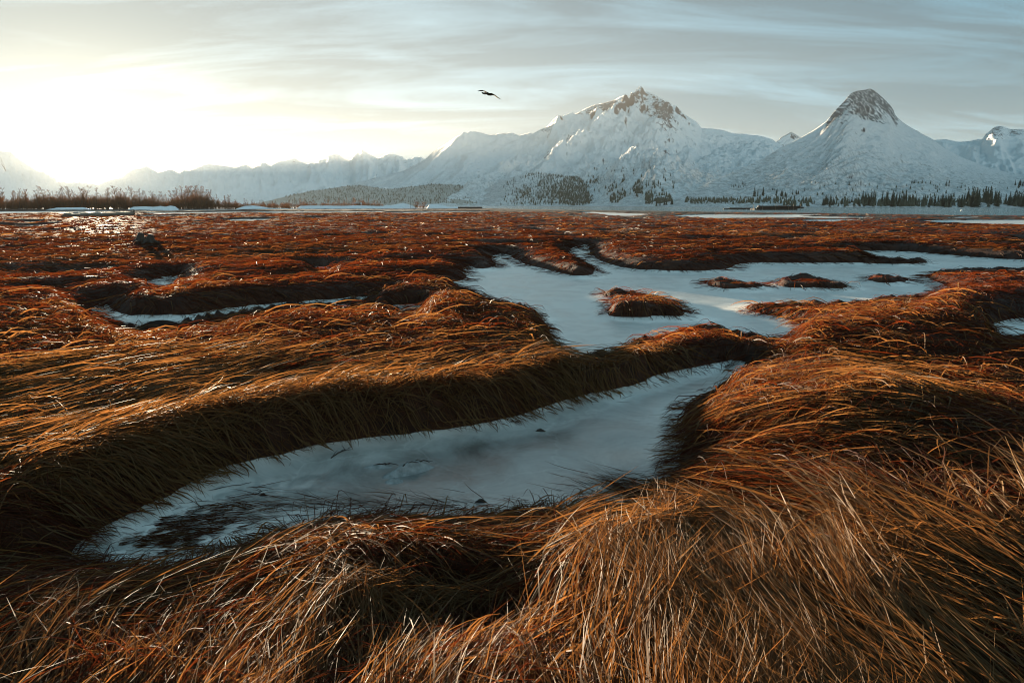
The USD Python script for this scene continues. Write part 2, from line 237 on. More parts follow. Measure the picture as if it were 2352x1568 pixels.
ponds = [front, middle,
    pond([(2244, 759, .08), (2300, 743), (2352, 735), (2520, 735), (2520, 772, .08), (2352, 769, .08), (2300, 768, .08)], 0.006, seed=4),
    pond(C1([(350, 512), (432, 496), (478, 456), (500, 492), (562, 521), (700, 519), (900, 517), (1010, 492), (1180, 472), (1330, 458), (1480, 448), (1700, 432), (1790, 428), (1700, 452), (1560, 462), (1350, 470), (1110, 496, .04), (940, 530, .05), (820, 560, .05), (650, 574, .05), (540, 566, .05), (420, 520)]), 0.006, seed=5),
    pond(C1([(672, 368), (740, 350), (800, 332), (838, 328), (830, 352), (860, 372), (795, 392, .03), (700, 388, .03)]), 0.008, seed=6),
    pond(C1([(1390, 297), (1450, 289), (1500, 297), (1570, 299), (1530, 311, .02), (1450, 307)]), 0.008, seed=7),
    pond(C1([(1740, 480), (1840, 468), (1910, 470), (1990, 498, .03), (1920, 508, .05), (1800, 500, .04)]), 0.008, seed=8),
    pond(C1([(1490, 464), (1600, 470), (1640, 480), (1590, 489, .03), (1520, 474, .03)]), 0.008, seed=9),
    pond(C1([(1990, 372), (2100, 366), (2140, 352), (2128, 378, .02), (2060, 384, .02)]), 0.006, seed=10)]
far_slivers = [C1([(955, 73), (1100, 67), (1290, 66), (1200, 76), (1020, 78)]), C1([(-60, 34), (0, 31), (180, 30), (420, 30), (600, 28), (600, 31), (420, 34), (180, 37), (0, 42), (-60, 44)]),
    C5([(0, 408), (160, 402), (420, 398), (520, 402), (400, 410), (120, 414)]), C5([(-60, 446), (60, 444), (300, 433), (560, 432), (400, 444), (120, 452), (-60, 458)]), C5([(600, 322), (760, 316), (1100, 312), (1180, 316), (900, 330), (620, 338)]),
    C5([(900, 346), (1010, 340), (1190, 336), (1200, 348), (1040, 352)]), C5([(1250, 318), (1600, 312), (2000, 308), (2352, 300), (2352, 312), (1900, 322), (1400, 330)]), C5([(1280, 290), (1700, 287), (2352, 284), (2352, 290), (1700, 295), (1280, 297)]), C5([(1250, 348), (1550, 342), (2000, 338), (2000, 342), (1500, 352), (1260, 356)]),
    scaled([(0, 228), (300, 222), (700, 226), (1160, 221), (1400, 222), (1160, 232), (700, 236), (200, 238)], 600, 460, 3.92), scaled([(1200, 228), (1400, 231), (1800, 225), (2100, 222), (2340, 219), (2340, 224), (1900, 234), (1400, 240)], 600, 460, 3.92),
    scaled([(500, 286), (700, 283), (860, 287), (700, 294)], 600, 460, 3.92),
    C2([(320, 33), (420, 36), (600, 44), (600, 52), (480, 52), (380, 44)]), C7([(130, 259), (230, 247), (400, 246), (560, 250), (830, 247), (1080, 246), (860, 256), (1160, 262), (1440, 265), (1300, 271), (1000, 269), (820, 265), (560, 266), (410, 272), (300, 266)]),
    C7([(930, 288), (1080, 281), (1330, 278), (1200, 285), (1160, 294), (1040, 293)]), C7([(1640, 297), (1780, 284), (2000, 284), (2352, 284), (2600, 286), (2600, 310), (2352, 309), (1900, 302)]), C7([(1820, 268), (1960, 264), (2110, 265), (1960, 270)]),
    C2([(1232, 168), (1262, 170), (1310, 178), (1240, 181)]), C2([(55, 113), (110, 110), (92, 118)]), C2([(385, 137), (432, 135), (420, 142)]), C2([(100, 128), (122, 127), (112, 137)]), C2([(206, 152), (226, 148), (222, 157)]), C2([(200, 167), (236, 166), (228, 172)]), C2([(2300, 172), (2380, 160), (2400, 182), (2330, 183)]), C2([(125, 83), (148, 82), (140, 88)]),
    C1([(1700, 155), (1752, 152), (1730, 161)]), C1([(2280, 176), (2308, 173), (2300, 179)]), C1([(2190, 143), (2222, 141), (2210, 147)]), C1([(230, 352), (265, 345), (250, 362)]), C1([(330, 340), (372, 336), (350, 348)]), C1([(190, 420), (300, 416), (380, 412), (300, 424)]), C1([(110, 442), (150, 436), (140, 444)])]
ponds += [pond(p, 0.008, seed=20 + i) for i, p in enumerate(far_slivers)]
bay = Polygon(np.vstack([at_z(np.array([1010, 1100, 1180, 1300, 1460, 1620, 1800, 2000, 2200, 2352, 2700, 3400]), np.array([477.5, 478.5, 480.5, 482.5, 484.5, 486.5, 489, 492, 494.5, 496.5, 502, 512])), [[4000, 300], [4000, 4000], [-300, 4000]]])).buffer(0)
islet_shapes = [   # (outline, label)
    (C2([(880, 384), (905, 352), (950, 347), (1010, 362), (1100, 374), (1190, 384), (1100, 392), (980, 397)]), 'small rust sedge islet, leftmost of the three in the far pond'),
    (C2([(1195, 382), (1235, 352), (1310, 343), (1400, 350), (1500, 371), (1575, 394), (1440, 391), (1300, 390)]), 'long low sedge islet, middle one of the three in the far pond'),
    (C2([(1615, 352), (1670, 333), (1730, 342), (1845, 358), (1760, 366), (1670, 366)]), 'thin low sedge islet, rightmost of the three in the far pond'),
    (C2([(382, 428), (450, 402), (545, 412), (640, 432), (730, 452), (800, 500), (826, 524), (720, 528), (600, 524), (450, 524), (440, 505), (500, 490), (446, 462), (480, 444)]), 'large ragged sedge islet with frosty edges in the middle of the big pond'),
    (C1([(2145, 292), (2160, 262), (2210, 248), (2260, 258), (2292, 282), (2240, 302), (2180, 302)]), 'small round sedge islet at the far left tip of the big pond')]
islets = []
for i, (p, lab) in enumerate(islet_shapes): islets.append((pond(p, 0.004, seed=60 + i), lab))

ice_region = shapely.union_all(ponds).buffer(0)
hole = ice_region.difference(shapely.union_all([g for g, _ in islets])).union(bay)
def boundary_points(g, k=0.004):
    out = []
    for poly in (g.geoms if hasattr(g, 'geoms') else [g]):
        for ring in [poly.exterior, *poly.interiors]:
            c = np.asarray(ring.coords)
            for a, b in zip(c[:-1], c[1:]):
                m = int(np.clip(np.hypot(*(b - a)) / max(k * np.hypot(*a), 0.02), 1, 400)); out.append(a + (b - a) * (np.arange(m) / m)[:, None])
    return np.vstack(out)
tree_ = cKDTree(boundary_points(hole)); shapely.prepare(hole)
def sd_exact(xy):
    d, _ = tree_.query(xy); return np.where(shapely.contains_xy(hole, xy[:, 0], xy[:, 1]), -d, d)

# ------------------------------------------------------------------ marsh ground: a grid that is finer near the camera
NA, ND, D0, D1 = 640, 430, 0.7, 430.0
AZ = np.linspace(math.radians(-62), math.radians(62), NA); LD = np.linspace(math.log(D0), math.log(D1), ND)
gd, ga = np.meshgrid(np.exp(LD), AZ, indexing='ij'); GX = np.stack([gd * np.sin(ga), gd * np.cos(ga)], -1)
SD = sd_exact(GX.reshape(-1, 2)).reshape(ND, NA)
bumps = [(720, 1168, .30, .34, .09), (1292, 1150, .28, .22, .13), (1000, 1190, .28, .4, .02), (1050, 1360, .4, .45, -.20), (560, 1330, .4, .5, -.09), (250, 1420, .4, .5, -.05), (1480, 1210, .3, .35, -.06), (1590, 1190, .3, .5, -.13), (1750, 1400, .4, .4, -.08), (2150, 1130, .4, .9, .05), (1800, 880, .4, 1.2, .04), (2150, 1420, .4, .4, -.08),
         (1950, 850, .3, 1.4, -.14), (1850, 1050, .4, .5, -.1), (640, 900, .4, 1.0, -.02), (1030, 880, .4, .7, .03), (1060, 690, .4, 1.6, .14), (700, 700, .3, .9, .16), (1200, 740, .3, 1.0, .12), (420, 690, .3, 1.8, .14), (2050, 710, .4, 2.0, .10), (2200, 730, .3, 1.2, .05), (1980, 750, .3, 1.1, .12), (1400, 835, .35, .6, .05), (100, 1010, .4, .8, .05), (2000, 950, .4, .6, .1), (850, 960, .4, .5, -.03), (1650, 1230, .4, .4, -.06)]
def land_height(xy, sd, d):
    near = np.exp(-d / 45.0)
    h = 0.33 + 0.16 * (n2(xy, 0.32, 1) - .5) + near * (0.12 * (n2(xy, 0.9, 2) - .5) + 0.10 * (n2(xy, 2.1, 3) - .5) + 0.05 * (n2(xy, 4.6, 4) - .5)) + np.exp(-d / 5.0) * 0.30 * (f2(xy, 2.7, 3, 14) - .5)
    h += (1 - near) * (0.20 * (n2(xy * [1, 1.6], 0.20, 5) - .5) + 0.20 * (n2(xy * [1, 1.6], 0.55, 6) - .5) + 0.16 * (n2(xy * [1, 1.4], 1.1, 7) - .5))
    h -= 0.20 * smooth01((d - 60) / 60) * smooth01((xy[..., 0] / np.maximum(d, 1) + 0.1) / 0.3)
    h += 0.07 * smooth01((4.1 - d) / 1.5) + 0.07 * smooth01((xy[..., 0] - 1.3) / 1.0) * smooth01((8.5 - d) / 2.5) * smooth01((d - 3.4) / .8)
    for px, py, z, r, a in bumps:
        c = at_z(px, py, z); q = ((xy - c) ** 2).sum(-1) / (r * r); h += a * np.exp(-q)
    w = (0.10 + 0.26 * n2(xy, 0.35, 8)) * (1 + d / 60)
    left = (d > 4.3) & (d < 14) & (xy[..., 0] / np.maximum(d, 1) < 0.2) & (xy[..., 1] > 3.2)
    lw = left * smooth01((14 - d) / 5); h = h * (1 - lw) + lw * (0.31 + 0.45 * (h - 0.33) + 0.09 * np.exp(-((sd - 0.32) / 0.22) ** 2))
    w = np.where((d > 4.3) & (d < 13) & (xy[..., 0] / d < 0.2), 0.09 + 0.06 * n2(xy, 0.8, 8), w)
    rise = 1 - np.exp(-np.maximum(sd, 0) / w)
    return np.where(sd > 0, h * rise, -0.32 * smooth01(-sd / 0.5) - 0.012)
GZ = land_height(GX, SD, gd)
owner0 = shapely.contains_xy(front.buffer(.1), GX[..., 0].ravel(), GX[..., 1].ravel()).reshape(ND, NA)
LIM = np.full((ND, NA), 0.62)
for col in range(NA):                       # a bank that lies before a pond slopes down to it slowly enough to leave the ice in view
    edge, lim = None, 9.0
    for i in range(ND - 1, -1, -1):
        if SD[i, col] < 0: edge = gd[i, col]; zc = 0.03 if owner0[i, col] else 0.0
        elif edge is not None and gd[i, col] > 3.0:
            m = zc - 0.03 + (EYE - 0.12) * (1 - gd[i, col] / edge) * 0.78
            LIM[i, col] = min(max(m, 0.02), 0.62)
            if m > 0.6: edge = None
LIM = gaussian_filter(LIM, (1.0, 3.0)); GZ = np.where(SD > 0, np.minimum(GZ, LIM), GZ)
GZ = np.where((gd > 380), np.minimum(GZ, 0.25), GZ)
def look_up(arr, xy, order=1):
    d = np.hypot(xy[:, 0], xy[:, 1]); a = np.arctan2(xy[:, 0], xy[:, 1])
    c = np.stack([(np.log(np.maximum(d, D0)) - LD[0]) / (LD[1] - LD[0]), (a - AZ[0]) / (AZ[1] - AZ[0])])
    return map_coordinates(arr, c, order=order, mode='nearest')
ground_at = lambda xy: look_up(GZ, xy)
sd_at = lambda xy: look_up(SD, xy)
GPX = to_px(np.concatenate([GX, GZ[..., None]], -1))
mud = smooth01((gd - 70) / 60) * smooth01((GPX[..., 0] - 900) / 500)
gv = np.concatenate([GX, GZ[..., None]], -1).reshape(-1, 3)
gm = obj('marsh_ground', (gv, grid_faces(ND, NA)), GROUND, smooth=True, kind='structure', label='dark peaty marsh ground under the matted sedge')
primvar(gm, 'mud', mud.ravel())
# gradient of the distance to the water (points inland)
eps = 0.03
def inland(xy):
    s = eps * np.maximum(1, np.hypot(xy[:, 0], xy[:, 1])[:, None] * 0.25)
    gx = sd_at(xy + s * [1, 0]) - sd_at(xy - s * [1, 0]); gy = sd_at(xy + s * [0, 1]) - sd_at(xy - s * [0, 1])
    g = np.stack([gx, gy], -1); return g / (np.linalg.norm(g, axis=1, keepdims=True) + 1e-9)

# ice: the part of the same grid that lies over the ponds
ISD = np.where(SD < 0, SD, SD)
frost = np.exp(SD / (0.16 * np.maximum(1, gd / 9))) * 0.75 + 0.45 * smooth01((n2(GX, 0.8, 31) - .56) / .2) * (gd < 30)
hump = 0.020 * (n2(GX, 2.2, 41) - .5) + 0.05 * np.exp(SD / 0.22)
c_ = at_z(940, 1095); hump += 0
left_end = np.exp(-((GX - at_z(430, 1215)) ** 2).sum(-1) / 0.55); hump += left_end * 0.045 * (f2(GX * [1, 4], 4.0, 3, 44) - .45) * 2; frost += left_end * 0.5
in_bay = shapely.contains_xy(bay, GX[..., 0].ravel(), GX[..., 1].ravel()).reshape(ND, NA)
iv = np.concatenate([GX, np.clip(hump, -0.02, 0.06)[..., None]], -1).reshape(-1, 3)
wet = (SD < 0.04 * np.maximum(1, gd / 12)) & ~in_bay
cell = (wet[:-1, :-1] | wet[1:, :-1] | wet[:-1, 1:] | wet[1:, 1:])
owner = np.full((ND, NA), 99)
for k, g in reversed(list(enumerate(ponds))):
    owner[shapely.contains_xy(g.buffer(0.02 * np.hypot(*g.centroid.coords[0]) + .05), GX[..., 0].ravel(), GX[..., 1].ravel()).reshape(ND, NA)] = k
ice_names = ['grey frozen channel in the foreground with frost along its edges', 'large pale frozen pond with islets in the middle distance', 'corner of a frozen pool at the right edge of the picture', 'narrow frozen pool on the left that mirrors the sun']
for k in range(5):
    sel = cell & ((owner[:-1, :-1] == k) if k < 4 else (owner[:-1, :-1] >= 4))
    if not sel.any(): continue
    v, f, fr = compact(iv, grid_faces(ND, NA, sel), np.clip(frost, 0, 1).ravel())
    if k == 1: fr = np.clip(fr + 0.62, 0, 1)
    elif k == 0: fr = np.clip(fr + 0.05, 0, 1)
    else: fr = np.clip(fr + 0.5, 0, 1)
    m = obj('pond_ice', (v, f), ICE, smooth=True, kind='structure', label=ice_names[k] if k < 4 else 'small scattered patches of ice all over the far marsh'); primvar(m, 'frost', fr)

# bay and the bed under everything
wg = np.array([[-16000, 38], [9000, 38], [9000, 17000], [-16000, 17000]], float)
obj('bay_water', (np.c_[wg, np.full(4, -0.035)], np.array([[0, 1, 2], [0, 2, 3]])), WATER, kind='structure', label='teal grey water of the bay between the marsh and the far shore')
wb = np.array([[-16500, -900], [9500, -900], [9500, 17500], [-16500, 17500]], float)
obj('bay_bed', (np.c_[wb, np.full(4, -0.6)], np.array([[0, 1, 2], [0, 2, 3]])), DARKWOOD, kind='structure', label='dark mud bed under marsh and bay')


# ------------------------------------------------------------------ mountains: crest lines traced, each at its own distance, with slopes that come down to the shore
def shore_d(px): return np.interp(px, [-400, 0, 600, 900, 1000, 1250, 1505, 1788, 2352, 2700], [330, 340, 420, 700, 1500, 2300, 1160, 780, 500, 430])
def ridged(p, o=4, seed=0):
    t, a, s = 0, 1.0, 0
    for k in range(o):
        t = t + a * (1 - np.abs(2 * noise(p * 2 ** k, seed + k) - 1)); s += a; a *= 0.5
    return t / s
class Mountain:
    def __init__(self, name, crest, D, base, mat, label, cols, rows, power=1.4, spur=0.25, spur_scale=(2.2, 1.6), skew=0.0, rough=0.03, seed=0, back=0.25, crest_noise=1.5, base_z=-3.0, extra=None, crag=None):
        c = np.asarray(crest, float); self.c, self.D, self.base, self.power = c, D, base, power
        self.sp = (spur, spur_scale, skew, rough, seed, crest_noise, base_z, extra)
        px = np.linspace(c[0, 0], c[-1, 0], cols); t = np.linspace(0, 1, rows) ** 0.85
        tb = 1 + np.linspace(0, 1, 9)[1:] * 1.0
        tt = np.concatenate([t, tb]); T, PX = np.meshgrid(tt, px, indexing='ij')
        v = self.points(PX, T, back)
        self.PX, self.T, self.V = PX, T, v
        self.mesh = obj(name, (v.reshape(-1, 3), grid_faces(len(tt), cols)), mat, smooth=True, kind='structure', label=label)
        primvar(self.mesh, 'crag', np.clip(crag(PX, np.minimum(T, 1.0)) if crag else 0 * PX, 0, 1.3).ravel())
    def points(self, PX, T, back=0.25):
        c, D = self.c, self.D; spur, ss, skew, rough, seed, cn, bz, extra = self.sp
        Dd = D(PX) if callable(D) else np.full(PX.shape, float(D)); B = self.base(PX)
        jag = (fbm(np.stack([PX / 22, PX * 0, PX * 0 + seed], -1), 4, seed) - .5) * 2 * cn
        py = np.interp(PX, c[:, 0], c[:, 1]) + jag
        H = at_d(PX, py, Dd)[..., 2] - bz
        front = np.minimum(T, 1.0); d = B + (Dd - B) * front + np.maximum(T - 1, 0) * back * Dd
        az = column(PX); xy = np.stack([d * np.sin(az), d * np.cos(az)], -1)
        z = front ** self.power
        behind = 1 - np.maximum(T - 1, 0) ** 0.8
        u = PX / 260.0
        q = np.stack([(u + skew * (1 - front)) * ss[0], front * ss[1], u * 0 + seed], -1)
        r = ridged(q, 4, seed) - 0.62
        env = 4 * front * (1 - front) * (0.35 + 0.65 * front) * smooth01(front * 2.6)
        fine = (fbm(np.concatenate([xy / (Dd[..., None] * 0.035), (u * 0)[..., None]], -1), 5, seed + 5) - .5) + 0.8 * (ridged(np.concatenate([xy / (Dd[..., None] * 0.014), (u * 0)[..., None]], -1), 4, seed + 8) - .6)
        zz = bz + H * (z + spur * r * env + rough * fine * smooth01(front * 3.5) * smooth01((1.0 - front) * 9)) * behind
        if extra is not None: zz = zz + extra(PX, front, H) * behind * smooth01(front * 8)
        return np.concatenate([xy, zz[..., None]], -1)
    def at(self, px, t): return self.points(np.asarray(px, float), np.asarray(t, float))

gs = lambda x, c, w: np.exp(-((x - c) / w) ** 2)
crag_main = lambda X, T: gs(X, 1450, 75) * smooth01((T - .70) / .12) * .62 + gs(X, 1518, 34) * gs(T, .74, .14) + smooth01((X - 1235) / 10) * smooth01((1420 - X) / 20) * smooth01((T - .86) / .07) * .8 + gs(X, 1325, 55) * gs(T, .72, .06) * .8 + gs(X, 1255, 34) * gs(T, .60, .06) * .75 + gs(X, 1585, 28) * gs(T, .72, .12) * .6 + gs(X, 1535, 34) * gs(T, .36, .10) * .8 + gs(X, 1700, 40) * gs(T, .6, .1) * .4 + .12 * (T < .5)
crag_peak = lambda X, T: np.maximum(gs(X, 1968, 85) * smooth01((T - .78) / .10) * 1.0, smooth01((X - 1872) / 12) * smooth01((2050 - X) / 12) * smooth01((T - .90) / .04) * 1.0) + gs(X, 1990, 60) * gs(T, .66, .08) * .3 + .12 * smooth01((.6 - T) / .2)
crag_far = lambda X, T: smooth01((T - .55) / .3) * .55
crag_right = lambda X, T: gs(X, 2262, 34) * smooth01((T - .70) / .15) * .9 + smooth01((X - 2285) / 20) * smooth01((T - .86) / .06) * .75
crag_sh = lambda X, T: smooth01((T - .86) / .08) * .65 + gs(X, 1150, 30) * gs(T, .7, .1) * .4
M_PEAK = mat_mountain('peak_snow_look', 0.26, 0.011, 330.0, alt_rock=400, scrub_amt=0.5)
M_MAIN = mat_mountain('main_snow_look', 0.37, 0.0055, 420.0, alt_rock=640, scrub_amt=0.45)
M_FAR = mat_mountain('range_snow_look', 0.40, 0.0016, 300.0, rock=(0.10, 0.105, 0.11), scrub_amt=0.3)
M_HILL = mat_plain('wooded_hill_look', (0.27, 0.255, 0.21), (0.46, 0.44, 0.39), 0.02, 0.8)  # hill colour paled so that its haze fade is painted in

far_crest = [(-420, 330), (-250, 300), (-120, 318), (0, 340), (40, 352), (70, 372), (100, 395), (150, 418), (230, 424), (290, 404), (325, 386), (347, 379), (358, 388), (370, 397), (403, 393), (420, 396), (448, 391), (470, 383), (487, 379), (512, 381.6), (537, 386), (560, 382), (573, 381), (585, 386), (597, 379), (607, 373), (627, 381), (648, 370), (671, 364.5), (690, 368), (710, 376), (732, 370), (760, 356), (773, 350.5), (784, 357), (797, 367), (808, 371.5), (822, 353), (837.5, 341), (850, 353), (872, 364.5), (887, 356), (902, 349), (920, 357), (937, 367), (952, 361), (968, 360), (985, 367), (1040, 372), (1140, 395)]
MFAR = Mountain('far_range', far_crest, 13500, lambda p: np.full(np.shape(p), 7000.0), M_FAR, 'hazy jagged far snowy range on the left under the sun', 760, 56, power=1.2, spur=0.5, spur_scale=(5.0, 1.6), rough=0.12, seed=3, crest_noise=5.5, crag=crag_far)
rp_crest = [(1980, 390), (2060, 350), (2130, 322), (2152, 320.5), (2180, 326), (2211, 326), (2236, 321), (2242, 309), (2259, 295), (2276, 292.6), (2287, 297), (2300, 300), (2323, 299.5), (2352, 305), (2400, 318), (2480, 322), (2600, 345), (2760, 372)]
MRIGHT = Mountain('snowy_ridge', rp_crest, 7000, lambda p: np.full(np.shape(p), 3600.0), M_MAIN, 'distant snowy ridge with a rocky top at the right edge behind the cone shaped peak', 220, 80, power=1.3, spur=0.35, spur_scale=(4.0, 2.0), skew=-0.5, rough=0.10, seed=11, crest_noise=3, crag=crag_right)
sp_crest = [(1745, 345), (1762, 338), (1769, 333), (1780, 320.5), (1792, 312), (1804, 305), (1819, 312), (1825, 316), (1845, 320), (1880, 340)]
MSP = Mountain('snowy_ridge', sp_crest, lambda p: np.interp(p, [1745, 1880], [7200, 9000]), lambda p: np.full(np.shape(p), 6000.0), M_MAIN, 'small rocky snow tip showing between the two big peaks', 70, 40, power=1.2, rough=0.12, seed=13, crest_noise=3, crag=crag_far)
main_crest = [(940, 470), (1000, 440), (1060, 395), (1120, 340), (1170, 326), (1221, 309), (1238, 298), (1255, 290), (1268, 275), (1281, 266), (1300, 265), (1322, 262), (1338, 252), (1353, 245), (1375, 239), (1398, 232), (1414, 224), (1428, 220), (1433, 225), (1437, 227), (1448, 215.5), (1455, 213), (1462, 212), (1470, 222.5), (1482, 223), (1496, 227), (1521, 238), (1557, 263), (1575, 271), (1591, 281), (1602, 295), (1621, 295), (1647, 299.5), (1672, 306), (1694, 309), (1725, 310), (1750, 316), (1772, 326), (1800, 345), (1850, 380), (1900, 420)]
def main_extra(PX, t, H):
    # two long spurs that run from the crest down to the left, a rock buttress below the summit and a gully on the right
    e = 0
    for (xa, ta, xb, tb, w, a) in [(1345, 1.0, 1060, 0.25, 34, .14), (1492, 0.98, 1250, 0.38, 40, .17), (1560, 1.0, 1420, 0.25, 36, .08), (1420, 1.0, 1180, 0.4, 26, .06), (1640, 1.0, 1500, 0.15, 46, .06)]:
        s = np.clip((ta - t) / (ta - tb), 0, 1.25); xc = xa + (xb - xa) * s
        w2 = w * (0.6 + 0.7 * s); q = (PX - xc) / w2
        e = e + a * np.exp(-np.abs(q) ** 1.3) * smooth01((1.02 - t) * 6) * smooth01((1.25 - s) * 4)
    q = (PX - (1500 + (t - 1) * -60)) / 30; e = e + 0.03 * np.exp(-q * q) * smooth01((t - .6) * 5) * smooth01((1 - t) * 8)
    q = (PX - (1660 - 190 * (1 - t))) / 45; e = e - 0.10 * np.exp(-q * q) * smooth01((1 - t) * 5) * smooth01((t - .28) * 3)
    return H * e * smooth01(t * 5)
MMAIN = Mountain('snowy_mountain', main_crest, 6600, lambda p: shore_d(p) * 1.0 + 200, M_MAIN, 'broad snowy mountain with rocky summit and sunlit ribs, left of the cone shaped peak', 430, 190, power=1.8, spur=0.20, spur_scale=(3.0, 1.4), skew=0.9, rough=0.14, seed=21, crest_noise=2.0, extra=main_extra, crag=crag_main)
sh_crest = [(640, 470), (700, 458), (760, 440), (820, 420), (880, 405), (930, 392), (979, 366), (1001, 345), (1018, 335), (1035, 325), (1052, 315), (1068, 308.5), (1085, 308), (1105, 303.5), (1122, 311), (1135, 312), (1147, 308.5), (1160, 307), (1175, 304), (1191, 311), (1205, 308), (1217, 304), (1235, 312), (1300, 330), (1400, 370)]
def sh_extra(PX, t, H):
    s = np.clip((1.0 - t) / 0.75, 0, 1.2); xc = 1128 - 260 * s; q = (PX - xc) / (26 + 24 * s)
    return H * 0.14 * np.exp(-np.abs(q) ** 1.3) * smooth01((1.02 - t) * 5) * smooth01((1.2 - s) * 4) * smooth01(t * 5)
MSH = Mountain('snowy_shoulder', sh_crest, 7600, lambda p: np.full(np.shape(p), 3000.0), M_MAIN, 'long snowy shoulder sloping down to the left of the broad mountain', 260, 110, power=1.3, spur=0.18, spur_scale=(3.0, 1.4), skew=0.9, rough=0.06, seed=31, crest_noise=2.5, extra=sh_extra, crag=crag_sh)
fh_crest = [(560, 472), (620, 462), (659, 451), (720, 439), (780, 429), (830, 427), (870, 432), (910, 434), (960, 428), (1000, 423), (1040, 424), (1080, 432), (1100, 446), (1130, 458), (1160, 466), (1200, 474)]
MFH = Mountain('wooded_foothill', fh_crest, 3600, lambda p: np.full(np.shape(p), 2300.0), M_HILL, 'low wooded foothill at the foot of the snowy shoulder', 180, 50, power=1.1, spur=0.2, spur_scale=(5, 2), rough=0.10, seed=41, crest_noise=2)
fm_crest = [(1060, 468), (1090, 452), (1120, 432), (1160, 412), (1190, 402), (1230, 397), (1262, 400), (1300, 405), (1330, 408), (1352, 418), (1366, 432), (1378, 452), (1392, 466), (1410, 476)]
MFM = Mountain('wooded_foothill', fm_crest, 3300, lambda p: np.full(np.shape(p), 2350.0), M_PEAK, 'rounded snowy foothill dotted with dark forest below the broad mountain', 160, 60, power=1.0, spur=0.15, spur_scale=(4, 2), rough=0.06, seed=43, crest_noise=2)
pk_crest = [(1480, 474), (1546, 461), (1577, 445), (1633, 416), (1670, 402), (1704, 386), (1749, 362), (1777, 344), (1800, 331), (1833, 313.5), (1860, 296), (1881, 280), (1890, 268), (1900.5, 253), (1908, 244), (1917, 234), (1924, 224), (1931, 216), (1945, 210.5), (1962, 208.5), (1973, 205.5), (1980, 209), (1987, 214), (2004, 228), (2016, 239), (2026.5, 250.5), (2038, 270), (2052, 281), (2066, 290), (2099, 309), (2130, 323), (2155, 342), (2197, 363), (2253, 383), (2309, 398), (2337, 402), (2400, 400), (2480, 385), (2600, 360), (2760, 350)]
def pk_extra(PX, t, H):
    # stepped benches on the lower slopes, as the snow lies on old terraces
    y = t + 0.05 * (fbm(np.stack([PX / 90, t * 3, t * 0], -1), 3, 77) - .5); s = np.sin(y * 75) * 0.5 + np.sin(y * 41 + PX / 70) * 0.5
    return 3.4 * s * smooth01(t * 8) * smooth01((.62 - t) * 5) * (np.asarray(H) > 60)
MPK = Mountain('snowy_mountain', pk_crest, lambda p: np.interp(p, [1400, 1480, 1880, 1975, 2100, 2350, 2760], [1250, 1350, 2600, 3250, 3450, 3700, 4000]), shore_d, M_PEAK, 'cone shaped snowy peak with a dark rocky cap on the right', 470, 190, power=2.3, spur=0.10, spur_scale=(2.6, 1.2), skew=0.5, rough=0.075, seed=51, crest_noise=1.2, extra=pk_extra, crag=crag_peak)

# ------------------------------------------------------------------ the air
hz = trimesh.creation.box(bounds=[[-17000, -1200, -15.0], [10000, 18000, 1420]])
HAZE = usdkit.material(stage, L + 'haze_look', {'v': ('principled_volume', {'color': (0.91, 0.93, 0.92), 'density': 1.1e-5, 'anisotropy': 0.35})}, [], volume='v.volume')
obj('haze', hz, HAZE, kind='stuff', label='thin winter haze over the bay and mountains')

# ------------------------------------------------------------------ matted sedge: long blades laid down along a flow and hanging over the banks
flow_ctrl = [(1650, 1500, 1300, 1210), (2000, 1480, 1700, 1280), (2300, 1420, 2000, 1300), (2000, 1130, 1690, 1030), (1850, 975, 1590, 1000), (2300, 1500, 1950, 1340), (2330, 1040, 2080, 1160), (2130, 1230, 2300, 1080), (1900, 1540, 1600, 1330), (1500, 1560, 1330, 1330),
    (150, 1400, 420, 1330), (420, 1400, 640, 1330), (120, 1540, 230, 1440), (400, 1560, 520, 1420), (700, 1190, 660, 1420), (980, 1190, 960, 1420), (830, 1560, 860, 1350), (1080, 1560, 1040, 1400), (1180, 1260, 1420, 1225), (1330, 1180, 1600, 1190), (1750, 1180, 1500, 1200), (800, 1190, 780, 1420), (880, 1190, 1150, 1240),
    (150, 860, 480, 835), (600, 850, 1000, 815), (250, 960, 560, 905), (700, 905, 1050, 850), (100, 760, 400, 775), (700, 760, 1100, 770), (900, 690, 1230, 745), (200, 640, 700, 640), (800, 640, 1030, 640), (1700, 800, 1400, 815), (2300, 840, 1900, 815), (2300, 900, 1950, 900), (2250, 700, 1850, 730), (2300, 640, 2050, 690), (1500, 600, 1700, 600), (200, 560, 900, 560), (1500, 540, 2200, 545), (300, 500, 1200, 500), (1750, 870, 2100, 900), (1650, 830, 1900, 840)]
fa = np.array(flow_ctrl, float); fp, fq = at_z(fa[:, 0], fa[:, 1], .36), at_z(fa[:, 2], fa[:, 3], .36)
fdir = fq - fp; fdir /= np.linalg.norm(fdir, axis=1, keepdims=True); fmid = (fp + fq) / 2
logpol = lambda xy: np.stack([np.arctan2(xy[..., 0], xy[..., 1]) * 1.6, np.log(np.hypot(xy[..., 0], xy[..., 1]))], -1)
wgt = 1 / (((logpol(GX)[:, :, None] - logpol(fmid)) ** 2).sum(-1) + 0.004) ** 1.6
FX, FY = (wgt * fdir[:, 0]).sum(-1), (wgt * fdir[:, 1]).sum(-1)
ang = np.arctan2(FY, FX) + 0.75 * (f2(GX, 0.6, 3, 71) - .5) * 2 * np.clip(1.4 - gd / 30, 0.5, 1)
ang = ang + np.exp(-(gd / 7) ** 2) * (1.5 * (f2(GX, 1.4, 2, 73) - .5) * 2)
FX, FY = np.cos(ang), np.sin(ang)
IN = inland(GX.reshape(-1, 2)).reshape(ND, NA, 2)

